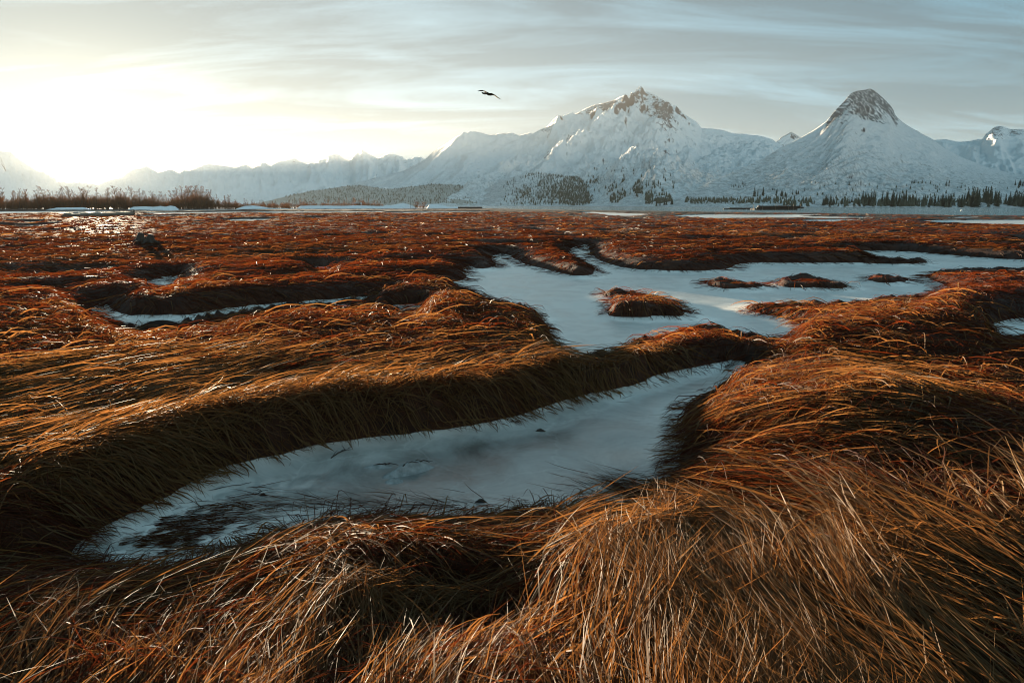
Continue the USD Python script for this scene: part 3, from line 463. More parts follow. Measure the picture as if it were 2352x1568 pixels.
def blades(root, length, width, lay, arch, jitter, n, drape, roll, rng, stiffness=0.7, loft=None, pull=0.0, afloat=False):
    """(vertices, triangles) of ribbons that march along the flow over the ground; returns blade index per vertex too."""
    N = len(root); p = root.copy()
    th = np.arctan2(look_up(FY, p), look_up(FX, p)) + jitter
    curl = rng.normal(0, 0.25, N)
    pts = []; seg = length / n
    h0 = ground_at(p); d0 = np.hypot(p[:, 0], p[:, 1])
    for k in range(n + 1):
        s = k / n
        g = ground_at(p); sdv = sd_at(p)
        up = lay * (0.25 + 0.75 * min(1.0, s * 4)) + arch * (np.sin(np.pi * min(s * 1.05, 1.0)) if loft is None else s ** 1.3 * loft + (1 - loft) * np.sin(np.pi * min(s, 1)))
        pts.append(np.c_[p, np.maximum(g, 0.004) + up + 0.002])
        if k == n: break
        fx, fy = look_up(FX, p), look_up(FY, p)
        th2 = np.arctan2(fy, fx)
        dth = np.angle(np.exp(1j * (th2 + jitter + curl * (s - .4) * 2 - th))); th = th + 0.35 * dth
        dx, dy = np.cos(th), np.sin(th)
        ix, iy = look_up(IN[..., 0], p), look_up(IN[..., 1], p)
        wv = drape * np.exp(-np.maximum(sdv, 0) / (0.20 * np.maximum(1, d0 / 8)))
        wv = np.maximum(wv, pull)
        dx, dy = dx * (1 - wv) - ix * wv, dy * (1 - wv) - iy * wv
        nn = np.hypot(dx, dy) + 1e-9; dx, dy = dx / nn, dy / nn
        e = 0.02 * np.maximum(1, d0 / 6)
        slope = (ground_at(p + np.c_[dx, dy] * e[:, None]) - g) / e
        slope = np.where(g < 0.004, np.maximum(slope, 0), slope)
        step = seg / np.sqrt(1 + slope ** 2)
        step = step if afloat else np.where(sdv < -0.10 * np.maximum(1, d0 / 10), step * 0.12, step)
        p = p + np.c_[dx, dy] * step[:, None]
    P = np.stack(pts, 1)                                    # N, n+1, 3
    sv = np.linspace(0, 1, n + 1)
    stiff = np.where(d0 < 5.5, .93, stiffness) * (1 - 0.75 * drape * np.exp(-np.maximum(sd_at(root), 0) / (0.35 * np.maximum(1, d0 / 8))))
    kink = np.clip(sv[None] - rng.uniform(.25, .8, N)[:, None], 0, 1) * (rng.random(N) < .5)[:, None] * rng.normal(0, .38, N)[:, None] * length[:, None]
    chord = P[:, :1] * (1 - sv)[None, :, None] + P[:, -1:] * sv[None, :, None]
    bow = (np.sin(np.pi * sv)[None] * arch[:, None] * .8)
    ch = chord.copy(); ch[..., 2] += bow
    pd = np.c_[-(P[:, -1, 1] - P[:, 0, 1]), P[:, -1, 0] - P[:, 0, 0]]; pd /= np.linalg.norm(pd, axis=1, keepdims=True) + 1e-9
    ch[..., :2] += pd[:, None] * kink[..., None]
    P = P * (1 - stiff[:, None, None]) + ch * stiff[:, None, None]
    gz = np.maximum(ground_at(P[..., :2].reshape(-1, 2)).reshape(N, n + 1), 0.004)
    P[..., 2] = np.maximum(P[..., 2], gz + 0.004 + 0.15 * lay[:, None])
    T = np.gradient(P, axis=1); T /= np.linalg.norm(T, axis=2, keepdims=True) + 1e-9
    side = np.cross(T, [0, 0, 1.0]); side /= np.linalg.norm(side, axis=2, keepdims=True) + 1e-9
    nrm = np.cross(side, T)
    tw = roll[:, None] + rng.normal(0, 0.5, N)[:, None] * np.linspace(0, 1, n + 1)
    S = side * np.cos(tw)[..., None] + nrm * np.sin(tw)[..., None]
    prof = np.interp(np.linspace(0, 1, n + 1), [0, 0.1, 0.6, 1.0], [0.7, 1.0, 0.8, 0.12])
    W = 0.5 * width[:, None, None] * prof[None, :, None]
    V = np.stack([P - S * W, P + S * W], 2).reshape(N, -1, 3)   # N, 2(n+1), 3
    a = np.arange(n) * 2; q = np.stack([a, a + 1, a + 3, a + 2], -1); t = np.vstack([q[:, [0, 1, 2]], q[:, [0, 2, 3]]])
    F = t[None] + (np.arange(N) * 2 * (n + 1))[:, None, None]
    return V.reshape(-1, 3), F.reshape(-1, 3), np.repeat(np.arange(N), 2 * (n + 1))

GRASS_K = 40000
def scatter(da, db, k, rng, half=46):
    n = int(k * math.log(db / da)); a = np.radians(rng.uniform(-half, half, n)); d = np.exp(rng.uniform(math.log(da), math.log(db), n))
    xy = np.c_[d * np.sin(a), d * np.cos(a)]
    return xy
islet_union = [g.buffer(0.02 * np.hypot(*g.centroid.coords[0])) for g, _ in islets]
def region_of(xy):
    px = to_px(np.c_[xy, ground_at(xy)]); d = np.hypot(xy[:, 0], xy[:, 1])
    crest_x = np.interp(d, [0, 4.2, 5, 6.5, 9, 12], [5, 1.1, 1.5, 2.2, 3.0, 3.4])
    r = np.where(d > 26, 3, np.where(px[:, 1] < np.interp(px[:, 0], [0, 200, 640, 1050, 1560, 1720, 1760, 2352], [1330, 1270, 1080, 1000, 880, 845, 800, 790]), 1, np.where((px[:, 0] > 1545) & (px[:, 1] < 1170), 2, 0)))
    for i, g in enumerate(islet_union): r = np.where(shapely.contains_xy(g, xy[:, 0], xy[:, 1]), 10 + i, r)
    return r
def clump_at(xy, d):
    c = np.floor(xy / (0.05 * np.maximum(d, 2.5))[:, None] + n2(xy, 5, 92)[:, None] * .8); return noise(np.c_[c * 7.31 + .5, c[:, 0] * 0 + .5], 93) - .5
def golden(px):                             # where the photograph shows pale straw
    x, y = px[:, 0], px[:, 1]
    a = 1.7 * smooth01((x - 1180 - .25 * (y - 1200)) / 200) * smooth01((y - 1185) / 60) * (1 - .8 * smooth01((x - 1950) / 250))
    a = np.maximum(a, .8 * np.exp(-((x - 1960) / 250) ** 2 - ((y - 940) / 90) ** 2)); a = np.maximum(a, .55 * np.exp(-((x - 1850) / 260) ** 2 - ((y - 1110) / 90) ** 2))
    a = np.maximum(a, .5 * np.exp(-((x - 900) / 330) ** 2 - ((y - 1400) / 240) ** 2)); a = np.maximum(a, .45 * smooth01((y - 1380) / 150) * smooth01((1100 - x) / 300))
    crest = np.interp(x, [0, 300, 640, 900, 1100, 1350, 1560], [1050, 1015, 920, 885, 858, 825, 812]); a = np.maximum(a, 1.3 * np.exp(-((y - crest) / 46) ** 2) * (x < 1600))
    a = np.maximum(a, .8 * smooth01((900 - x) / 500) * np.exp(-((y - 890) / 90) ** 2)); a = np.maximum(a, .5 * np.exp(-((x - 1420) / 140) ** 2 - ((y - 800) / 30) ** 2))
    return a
parts = {}
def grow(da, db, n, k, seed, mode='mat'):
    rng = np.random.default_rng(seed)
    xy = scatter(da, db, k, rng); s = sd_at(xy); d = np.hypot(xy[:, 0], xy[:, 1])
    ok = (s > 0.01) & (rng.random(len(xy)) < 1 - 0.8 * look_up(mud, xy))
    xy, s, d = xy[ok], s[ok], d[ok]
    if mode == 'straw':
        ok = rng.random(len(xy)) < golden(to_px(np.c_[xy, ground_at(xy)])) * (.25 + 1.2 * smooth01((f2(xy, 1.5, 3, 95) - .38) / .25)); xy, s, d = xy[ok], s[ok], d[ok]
    N = len(xy)
    px = to_px(np.c_[xy, ground_at(xy)])
    tuft = f2(xy, 3.0, 2, 90); patch = f2(xy, 0.7, 3, 91)
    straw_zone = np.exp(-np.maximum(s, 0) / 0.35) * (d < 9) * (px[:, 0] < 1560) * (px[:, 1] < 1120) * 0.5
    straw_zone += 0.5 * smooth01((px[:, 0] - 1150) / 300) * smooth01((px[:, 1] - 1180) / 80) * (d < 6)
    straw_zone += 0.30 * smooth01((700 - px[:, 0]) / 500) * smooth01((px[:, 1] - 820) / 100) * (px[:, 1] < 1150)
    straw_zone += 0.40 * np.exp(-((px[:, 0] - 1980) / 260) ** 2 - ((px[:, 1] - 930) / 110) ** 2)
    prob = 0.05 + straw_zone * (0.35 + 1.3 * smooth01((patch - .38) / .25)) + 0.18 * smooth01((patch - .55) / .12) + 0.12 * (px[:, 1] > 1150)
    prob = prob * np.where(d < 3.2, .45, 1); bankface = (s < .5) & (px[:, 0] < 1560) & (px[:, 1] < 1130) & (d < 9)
    tone = (rng.random(N) < prob) * rng.uniform(0.5, 1.0, N) + rng.uniform(0, 0.14, N) + bankface * .22 + .45 * smooth01((f2(xy, 0.11, 3, 98) - .52) / .16) * smooth01((d - 9) / 10) * rng.random(N)  # bankface term pales the shaded bank blades, fill light put into their tone
    sc = (np.maximum(d, 2.2) / 4) ** 0.42
    pull = 0.0
    if mode in ('straw', 'litter'): pass
    elif mode == 'mat':
        L_ = 0.48 * sc * rng.uniform(0.4, 1.5, N) * np.interp(d, [4.5, 7, 18, 50], [1, .72, .72, .5]); Wd = 0.0044 * (np.maximum(d, 3.2) / 4) ** 0.86 * rng.uniform(0.45, 1.4, N) * (1 + 0.7 * (tone > .4) * (d < 9))
        lay = rng.uniform(0.0, 0.075, N) * np.where(d > 14, 1.1, 1.0); arch = np.abs(rng.normal(0, 0.018, N)); lay = lay * np.clip(look_up(GZ, xy) / 0.22, 0.2, 1)
        cell_ = np.floor(xy / (0.055 * np.maximum(d, 2.5))[:, None] + n2(xy, 5, 92)[:, None] * .8); clump = noise(np.c_[cell_ * 7.31 + .5, cell_[:, 0] * 0 + .5], 93) - .5
        jit = rng.normal(0, 0.28, N) * np.interp(d, [4, 6, 15, 50], [1, 1.6, 1.6, 2]) + np.where(d < 5, 2.4, 1.5) * clump + 0.5 * (tuft - .5); fr = rng.random(N) < np.where(d < 5, .34, .26); jit = jit + fr * rng.normal(0, 0.9, N); arch = arch + fr * np.abs(rng.normal(0, .05, N)); odd = np.abs(noise(np.c_[cell_ * 3.77 + 9.5, cell_[:, 0] * 0 + .5], 96) - .5) > .17; jit = jit + np.where(d < 6, 1.0, .5) * odd * np.sign(clump) * rng.uniform(.6, 1.2, N); under = (rng.random(N) < .5) & (d < 5.5); jit = jit + under * (1.9 * (f2(xy, 0.8, 2, 97) - .5) * 2 + .5); lay = lay + np.where(under, 0, 1) * (d < 6) * .10 * (clump + .5)
        drape = 0.9 * (rng.random(N) < 0.85); loft = None
    else:                                   # loose pale straws that stand or hang free of the mat
        L_ = 0.46 * sc * rng.uniform(0.5, 1.3, N); Wd = 0.0075 * (np.maximum(d, 2.5) / 4) ** 0.8 * rng.uniform(0.6, 1.3, N)
        lay = rng.uniform(0.03, 0.10, N); arch = rng.uniform(0.01, 0.10, N) * sc; jit = rng.normal(0, 0.55, N) + 1.6 * (tuft - .5); drape = 0.7 * (rng.random(N) < .5); loft = 0.45
        tone = np.where(rng.random(N) < 0.5 + 0.4 * np.clip(straw_zone, 0, 1), rng.uniform(.6, 1, N), tone)
    if mode == 'straw':                     # long pale straws combed to one side, lying loose on top
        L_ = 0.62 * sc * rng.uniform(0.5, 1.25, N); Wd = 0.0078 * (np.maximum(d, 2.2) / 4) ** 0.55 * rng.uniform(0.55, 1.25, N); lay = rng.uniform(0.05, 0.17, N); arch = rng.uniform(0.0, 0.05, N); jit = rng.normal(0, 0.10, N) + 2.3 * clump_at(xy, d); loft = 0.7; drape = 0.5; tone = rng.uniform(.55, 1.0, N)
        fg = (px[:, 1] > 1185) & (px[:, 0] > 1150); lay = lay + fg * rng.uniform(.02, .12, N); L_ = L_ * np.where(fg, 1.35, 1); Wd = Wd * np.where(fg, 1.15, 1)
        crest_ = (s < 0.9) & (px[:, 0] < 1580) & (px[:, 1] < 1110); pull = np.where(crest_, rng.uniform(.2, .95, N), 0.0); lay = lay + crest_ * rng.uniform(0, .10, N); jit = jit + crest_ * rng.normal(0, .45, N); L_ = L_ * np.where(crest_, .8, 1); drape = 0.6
    if mode == 'litter':                    # short broken bits lying across the mat
        L_ = rng.uniform(0.04, 0.15, N) * np.maximum(1, d / 5); Wd = 0.006 * (np.maximum(d, 2.5) / 4) ** .8 * rng.uniform(.5, 1.3, N); lay = rng.uniform(0.05, 0.13, N); arch = rng.uniform(0, .02, N); jit = rng.uniform(-3.1, 3.1, N); loft = None; drape = 0.0; tone = np.where(rng.random(N) < .55, rng.uniform(.5, 1, N), rng.uniform(0, .3, N))
    if mode != 'mat': lay = lay * np.clip(look_up(GZ, xy) / 0.28, 0.15, 1)
    roll = rng.normal(0, 0.8, N)
    reg = region_of(xy)
    V, F, idx = blades(xy, L_, Wd, lay, arch, jit, n, drape, roll, rng, loft=loft, pull=pull)
    per = 2 * (n + 1); V = V.reshape(N, per, 3); tips = V[:, -1, :2]
    keep = ~((sd_at(tips) < -0.012 * d) & (d > 7) & (reg < 10) & (np.hypot(tips[:, 0], tips[:, 1]) > d * 1.004)); V, reg, tone, N = V[keep], reg[keep], tone[keep], int(keep.sum())
    a = np.arange(n) * 2; q = np.stack([a, a + 1, a + 3, a + 2], -1); t = np.vstack([q[:, [0, 1, 2]], q[:, [0, 2, 3]]])
    for r in np.unique(reg):
        m = reg == r; c = int(m.sum()); parts.setdefault(int(r), []).append((V[m].reshape(-1, 3), (t[None] + (np.arange(c) * per)[:, None, None]).reshape(-1, 3), np.repeat(tone[m], per)))
grow(1.3, 3.2, 7, GRASS_K * .5, 108); grow(3.2, 5.0, 7, GRASS_K, 101); grow(5.0, 14.0, 5, GRASS_K * 1.15, 102); grow(14.0, 45.0, 3, GRASS_K * 1.2, 103); grow(45.0, 190.0, 2, GRASS_K * 0.8, 104)
grow(1.3, 5.5, 7, GRASS_K * 0.15, 105, 'loose'); grow(5.5, 16, 5, GRASS_K * 0.07, 106, 'loose'); grow(1.3, 9.0, 6, GRASS_K * 0.62, 107, 'straw'); grow(1.3, 15.0, 2, GRASS_K * .55, 109, 'litter')
def frozen_in(cx, cy, sx, sy, n, th, seed, region):     # flattened stalks frozen into the edge of the ice
    rng = np.random.default_rng(seed); px = np.c_[cx + rng.normal(0, sx, n), cy + rng.normal(0, sy, n)]; xy = at_z(px[:, 0], px[:, 1]); k = sd_at(xy) < -.005; xy = xy[k]; N = len(xy)
    jit = th + rng.normal(0, .28, N) - np.arctan2(look_up(FY, xy), look_up(FX, xy)); tone = np.where(rng.random(N) < .35, rng.uniform(.4, .9, N), rng.uniform(0, .2, N))
    V, F, _ = blades(xy, rng.uniform(.10, .42, N), rng.uniform(.003, .006, N), rng.uniform(0.003, .03, N), np.abs(rng.normal(0, .006, N)), jit, 4, 0.0, rng.normal(0, .5, N), rng, stiffness=0.85, afloat=True)
    parts.setdefault(region, []).append((V, F, np.repeat(tone, 10)))
frozen_in(330, 1245, 150, 32, 1500, 0.12, 201, 1); frozen_in(470, 1190, 130, 26, 260, 0.15, 202, 1); frozen_in(1500, 1140, 70, 22, 520, 2.9, 203, 2); frozen_in(830, 1165, 190, 10, 260, 3.0, 204, 0); frozen_in(1200, 900, 200, 30, 60, 0.3, 205, 1)
def joined(ps):
    o, vs, fs, ts = 0, [], [], []
    for v, f, t in ps: vs.append(v); fs.append(f + o); ts.append(t); o += len(v)
    return np.vstack(vs), np.vstack(fs), np.concatenate(ts)
grass_labels = {0: 'matted golden and rust sedge on the near bank along the bottom of the picture', 1: 'combed rust sedge on the left bank of the frozen channel, hanging over its edge', 2: 'swirled red brown sedge on the bank right of the frozen channel', 3: 'rust brown sedge marsh stretching to the bay in the distance'}
for r in sorted(parts):
    v, f, t = joined(parts[r])
    if r < 10:
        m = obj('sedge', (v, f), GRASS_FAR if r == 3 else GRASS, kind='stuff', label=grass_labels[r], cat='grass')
    else:
        g, lab = islets[r - 10]; c = np.array(g.centroid.coords[0])
        rows, cols = np.where(shapely.contains_xy(g.buffer(.3), GX[..., 0].ravel(), GX[..., 1].ravel()).reshape(ND, NA))
        n_ = 26; bx = np.array(g.buffer(0.25).bounds); gx_, gy_ = np.meshgrid(np.linspace(bx[0], bx[2], 2 * n_), np.linspace(bx[1], bx[3], n_)); mv = np.c_[gx_.ravel(), gy_.ravel()]
        mz = ground_at(mv); me = np.c_[mv - c, mz + 0.012]
        it = thing('sedge_islet', (*c, 0.0), label=lab, cat='islet', group='sedge islets in the frozen pond')
        ff = grid_faces(n_, 2 * n_); ff = ff[(mz[ff] > -0.02).any(1)]; mv2, ff2 = compact(me, ff); mm = obj('mound', (mv2, ff2), GROUND, it, smooth=True)
        m = obj('grass', (v - [c[0], c[1], 0], f), GRASS, it, kind='stuff')
    primvar(m, 'tone', t)

# ------------------------------------------------------------------ trees
def tube_mesh(p, r, sides=4):
    p, r = np.asarray(p, float), np.asarray(r, float)
    t = np.gradient(p, axis=0); t /= np.linalg.norm(t, axis=1, keepdims=True) + 1e-9
    a = np.cross(t, np.where(np.abs(t[:, 2:]) < .9, [0, 0, 1.0], [1.0, 0, 0])); a /= np.linalg.norm(a, axis=1, keepdims=True) + 1e-9
    b = np.cross(t, a); w = np.arange(sides) * 2 * np.pi / sides
    v = p[:, None] + r[:, None, None] * (np.cos(w)[None, :, None] * a[:, None] + np.sin(w)[None, :, None] * b[:, None])
    i, j = np.meshgrid(np.arange(len(p) - 1), np.arange(sides), indexing='ij')
    q = np.stack([i * sides + j, i * sides + (j + 1) % sides, (i + 1) * sides + (j + 1) % sides, (i + 1) * sides + j], -1).reshape(-1, 4)
    caps = np.array([[0, k + 1, k] for k in range(1, sides - 1)]); n = len(p) * sides; caps2 = np.array([[n - sides, n - sides + k, n - sides + k + 1] for k in range(1, sides - 1)])
    return v.reshape(-1, 3), np.vstack([q[:, [0, 1, 2]], q[:, [0, 2, 3]], caps, caps2])
def cat(ms):
    o, V, F = 0, [], []
    for v, f in ms: V.append(np.asarray(v, float)); F.append(np.asarray(f) + o); o += len(v)
    return np.vstack(V), np.vstack(F)
def bare_tree(seed, spread=0.22, stems=1, low=0.12):
    """A leafless tree one unit high: trunk, and a crown of limbs and fine twigs."""
    g = np.random.default_rng(seed); tr, cr = [], []
    for s in range(stems):
        lean = g.normal(0, 0.06, 2) + (0 if stems == 1 else g.normal(0, .12, 2)); hgt = 1.0 if s == 0 else g.uniform(.6, .95)
        z = np.linspace(0, 1, 7) * hgt; p = np.c_[lean[0] * z + 0.02 * np.sin(z * 7 + s), lean[1] * z + 0.02 * np.cos(z * 6 + s), z]
        tr.append(tube_mesh(p, np.interp(z / hgt, [0, 1], [0.017, 0.003]), 5))
        for k in range(int(30 / stems ** .6)):
            f = g.uniform(low, 0.97); b = np.array([np.interp(f * hgt, z, p[:, i]) for i in range(3)]); a = g.uniform(0, 6.283)
            ln = spread * (1.15 - f) * g.uniform(.6, 1.3) + 0.04; up = g.uniform(.5, 1.4)
            e = b + ln * np.array([math.cos(a), math.sin(a), up]); m = (b + e) / 2 + ln * np.array([math.cos(a), math.sin(a), 0]) * .12
            cr.append(tube_mesh([b, m, e], [.0055 * (1.2 - f), .004, .0016], 3))
            for _ in range(5):
                t_ = g.uniform(.25, 1); c = b + (e - b) * t_; a2 = a + g.normal(0, .9); l2 = ln * g.uniform(.25, .6)
                cr.append(tube_mesh([c, c + l2 * np.array([math.cos(a2), math.sin(a2), g.uniform(.5, 1.6)])], [.0028, .0012], 3))
    return cat(tr), cat(cr)
def spruce(seed, width=0.19):
    g = np.random.default_rng(seed); V, F = [], []
    for k in range(13):
        z = 0.06 + 0.90 * (k / 12) ** 0.92; R = width * (1 - z) ** 0.8 * g.uniform(.8, 1.15) + .012
        m = 9 if k < 8 else 6; a0 = g.uniform(0, 6.28)
        for j in range(m):
            a = a0 + 6.283 * j / m + g.normal(0, .12); r = R * g.uniform(.65, 1.2); w = 0.38 * r + .008; d = np.array([math.cos(a), math.sin(a), 0]); s = np.array([-math.sin(a), math.cos(a), 0])
            top = np.array([0, 0, z + .055]); tip = d * r + [0, 0, z - .30 * r + g.normal(0, .008)]; mid = d * r * .55
            o = len(V); V += [top, mid + s * w + [0, 0, z - .02], tip, mid - s * w + [0, 0, z - .02], mid + [0, 0, z + .03]]
            F += [[o, o + 1, o + 4], [o, o + 4, o + 3], [o + 4, o + 1, o + 2], [o + 4, o + 2, o + 3]]
    o = len(V); V += [np.array(x) for x in ([.012, 0, .93], [-.006, .010, .93], [-.006, -.010, .93], [0, 0, 1.0])]; F += [[o, o + 1, o + 3], [o + 1, o + 2, o + 3], [o + 2, o, o + 3]]
    z = np.linspace(0, .95, 4); return tube_mesh(np.c_[z * 0, z * 0, z], np.interp(z, [0, .95], [.016, .002]), 5), (np.array(V), np.array(F))
def tree_class(name, parts_, mats):
    c = stage.CreateClassPrim('/' + name)
    for (nm, me), mt in zip(parts_, mats): usdkit.mesh(stage, f'/{name}/{nm}', me, mt)
    return c
BARE = [tree_class(f'bare_tree_kind_{i}', list(zip(('trunk', 'crown'), bare_tree(200 + i, *a))), (BARK, TWIGS)) for i, a in enumerate([(.13, 1, .12), (.17, 1, .2), (.10, 1, .08), (.16, 2, .1), (.26, 3, .08)])]
BUSH = [tree_class(f'bush_kind_{i}', list(zip(('stem', 'crown'), bare_tree(300 + i, .34, 4, .05))), (BARK, TWIGS)) for i in range(2)]
SPR = [tree_class(f'spruce_kind_{i}', list(zip(('trunk', 'crown'), spruce(400 + i, w))), (BARK, SPRUCE)) for i, w in enumerate([.17, .21, .14])]
def stand(name, cls, loc, h, rz, wide=1.0, **kw): return dup(cls, name, loc, rz, (h * wide, h * wide, h), **kw)
def instancer(name, protos, locs, hs, rot, label, widths=None, cat=None):
    pi = UsdGeom.PointInstancer.Define(stage, numbered('/World/' + name)); targets = []
    for i, (parts_, mats) in enumerate(protos):
        x = UsdGeom.Xform.Define(stage, pi.GetPath().AppendChild(f'kind_{i}')); targets.append(x.GetPath())
        for (nm, me), mt in zip(parts_, mats): usdkit.mesh(stage, str(x.GetPath()) + '/' + nm, me, mt)
    pi.CreatePrototypesRel().SetTargets(targets); n = len(locs); g = np.random.default_rng(n)
    pi.CreateProtoIndicesAttr(Vt.IntArray.FromNumpy(g.integers(0, len(protos), n).astype(np.int32)))
    pi.CreatePositionsAttr(Vt.Vec3fArray.FromNumpy(np.asarray(locs, np.float32)))
    pi.CreateScalesAttr(Vt.Vec3fArray.FromNumpy((np.asarray(hs)[:, None] * (np.ones(3) if widths is None else np.array([widths, widths, 1.0]))).astype(np.float32)))
    pi.CreateOrientationsAttr(Vt.QuathArray([Gf.Quath(float(math.cos(a / 2)), 0, 0, float(math.sin(a / 2))) for a in rot]))
    tag(pi, label, cat, kind='stuff'); return pi

# snow field and ploughed snow banks on the left shore
land_px = np.array([-700, -300, 0, 300, 600, 800, 950, 1050, 1108]); land_near = np.array([318, 318, 318, 320, 345, 370, 395, 420, 440.]); land_far = np.array([900, 900, 900, 950, 1000, 1050, 900, 640, 450.])
lp = np.linspace(-700, 1108, 90); lt = np.linspace(0, 1, 8); LT, LP = np.meshgrid(lt, lp, indexing='ij'); ld = np.interp(LP, land_px, land_near) * (1 - LT) + np.interp(LP, land_px, land_far) * LT; la = column(LP)
lxy = np.stack([ld * np.sin(la), ld * np.cos(la)], -1); lz = 0.30 + 0.5 * f2(lxy, .02, 3, 5) * np.minimum(LT * 6, 1) - 0.55 * (LT == 0) - 0.5 * (LT == 1)
obj('snow_field', (np.concatenate([lxy, lz[..., None]], -1).reshape(-1, 3), grid_faces(8, 90)), SNOW, smooth=True, kind='structure', label='flat snow covered shore on the left')
def snow_bank(pts, label, half=9.0, seed=0):
    a = np.array(pts, float); px = np.arange(a[0, 0], a[-1, 0] + .1, 1.6); d0 = np.interp(px, land_px, land_near) + half + 2
    top = np.maximum(at_d(px, np.interp(px, a[:, 0], a[:, 1]), d0)[:, 2], 0.05)
    s = np.linspace(-1, 1, 15); S, PX = np.meshgrid(s, px, indexing='ij'); D = d0[None] + S * half; az = column(PX); xy = np.stack([D * np.sin(az), D * np.cos(az)], -1)
    prof = (1 - np.abs(S)) ** 0.8; z = top[None] * prof * (0.8 + 0.4 * f2(xy, 0.16, 4, seed)) - 0.02; z[0], z[-1] = -.4, -.4; z[:, 0], z[:, -1] = -.2, -.2
    obj('snow_bank', (np.concatenate([xy, z[..., None]], -1).reshape(-1, 3), grid_faces(15, len(px))), SNOW, smooth=True, kind='structure', label=label)
snow_bank([(100, 482), (130, 477), (190, 476), (215, 482)], 'faint low snow bank under the sun glare', seed=1)
snow_bank([(290, 482), (305, 475), (330, 473.5), (352, 475), (368, 473), (380, 475), (392, 473), (402, 474), (412, 482)], 'lumpy snow bank below the bare wood on the left', seed=2)
snow_bank([(540, 480), (562, 473), (580, 471.5), (600, 474), (618, 478), (680, 479), (690, 472.5), (720, 472), (760, 472.5), (810, 472), (850, 472), (880, 473), (888, 470.5), (896, 471), (906, 469), (925, 466.5), (936, 469), (950, 474), (962, 480)], 'long snow bank with a pointed heap at its right end', seed=3)
snow_bank([(978, 480), (986, 470), (1000, 468.5), (1018, 471), (1026, 474), (1060, 475), (1104, 477), (1112, 480)], 'snow bank right of the dark bush running out to the dark dock', half=7, seed=4)

# the bare wood on the left shore
top_px = np.array([-80, 0, 20, 60, 110, 190, 260, 300, 345, 375, 410, 440, 468, 490, 520, 560, 600, 650, 700, 760, 824, 850, 870, 900]); top_py = np.array([436, 434, 446, 434, 432, 434, 430, 434, 440, 448, 436, 431, 433, 444, 449, 458, 460, 457, 459, 459, 452, 458, 462, 467])
def left_ground(px, d): return 0.45
g = np.random.default_rng(5)
wood = [(-70, 90, 17, 'bare tree at the left end of the wood on the shore, in the orange glare'), (90, 300, 26, 'bare tree straight under the low sun in the wood on the left shore'), (300, 400, 18, 'bare tree in the dip of the wood behind the lumpy snow bank'), (400, 485, 24, 'tall dark bare tree in the high clump right of the sun glare'), (485, 600, 16, 'short bare tree in the low gap right of the high clump'), (600, 800, 26, 'small bare tree in the long low belt left of the white camper'), (800, 872, 14, 'small bare tree in the raised clump behind the white camper')]
for x0, x1, n, lab in wood:
    for k in range(n):
        px = g.uniform(x0, x1); near = np.interp(px, land_px, land_near); d = near + g.uniform(26, 60)
        h = (at_d(px, np.interp(px, top_px, top_py), d)[2] - 0.4) * g.uniform(.86, 1.16); p = at_d(px, 470, d); p[2] = 0.30
        stand('bare_tree', BARE[int(g.choice(5, p=[.28, .22, .28, .16, .06]))], p, h, g.uniform(0, 360), g.uniform(.8, 1.1), label=lab, cat='tree', group=lab.replace('bare tree', 'bare trees'))
locs, hs = [], []
for k in range(1500):
    px = g.uniform(-120, 1000); near = np.interp(px, land_px, land_near); d = near + g.uniform(22, 90); h = (at_d(px, np.interp(px, top_px, top_py), d)[2] - .4) * g.uniform(.3, .74)
    p = at_d(px, 470, d); p[2] = 0.28; locs.append(p); hs.append(max(h, 1.2))
instancer('thicket', [(list(zip(('stem', 'crown'), bare_tree(330 + i, .20, 3, .05))), (BARK, TWIGS)) for i in range(3)], locs, hs, g.uniform(0, 6.28, 1500), 'brown leafless thicket filling the wood along the left shore', widths=1.1, cat='thicket')
for px, d, h, w, lab in [(955, 398, 4.6, 1.6, 'dark bushy thicket on the shore beside the thin tall pole'), (972, 400, 4.2, 1.7, 'dark bushy thicket between the two snow heaps'), (665, 352, 3.0, 1.8, 'small brown bush in the gap of the snow bank left of the camper')]:
    p = at_d(px, 470, d); p[2] = .2; stand('bush', BUSH[0], p, h, px, w, label=lab, cat='bush')

# spruces on the far shore and the lower slopes of the peak
def on_slope(M, px, py, lo=0.0, hi=0.75):
    t = np.linspace(lo, hi, 140); v = M.at(np.full(140, px), t); q = to_px(v)[:, 1]
    k = int(np.argmin(np.abs(q - py))); return v[k], t[k]
conv7 = lambda x, y: ((x / 2.6133 + 1600) / 1.06293, (y / 2.6133 + 430) / 1.06293)
clumps = [(0, 110, 128, 182, 9, 'spruce in the clump at the foot of the ravine'), (605, 690, 72, 135, 8, 'spruce in the lone clump above the jetty'), (470, 575, 38, 75, 9, 'spruce in the highest row on the left slope'), (715, 755, 66, 96, 4, 'spruce in the compact group above the jetty'), (758, 815, 75, 132, 5, 'spruce in the group beside the lone clump'), (812, 945, 74, 136, 11, 'spruce in the slanting row above the jetty'),
    (1050, 1145, 127, 195, 9, 'spruce in the first clump right of the jetty'), (1145, 1310, 140, 195, 15, 'spruce in the low part of the wood left of the square dark block'), (1310, 1400, 105, 195, 11, 'spruce in the square dark block of wood'), (1440, 1600, 104, 195, 19, 'spruce in the wide dark block right of the square one'), (1605, 1705, 122, 192, 8, 'spruce in the thin stretch of far wood'), (1700, 1960, 122, 198, 30, 'spruce in the long low wood on the right of the far shore'), (1965, 2062, 92, 198, 12, 'tall spruce left of the snowy cut in the far wood'), (2078, 2148, 86, 196, 10, 'tall spruce right of the snowy cut in the far wood'), (2150, 2460, 112, 198, 34, 'spruce in the wood at the right end of the far shore'), (2260, 2460, 10, 120, 22, 'spruce on the dark slope at the right edge of the picture'), (1590, 1870, 24, 70, 9, 'small spruce in the row up the right slope')]
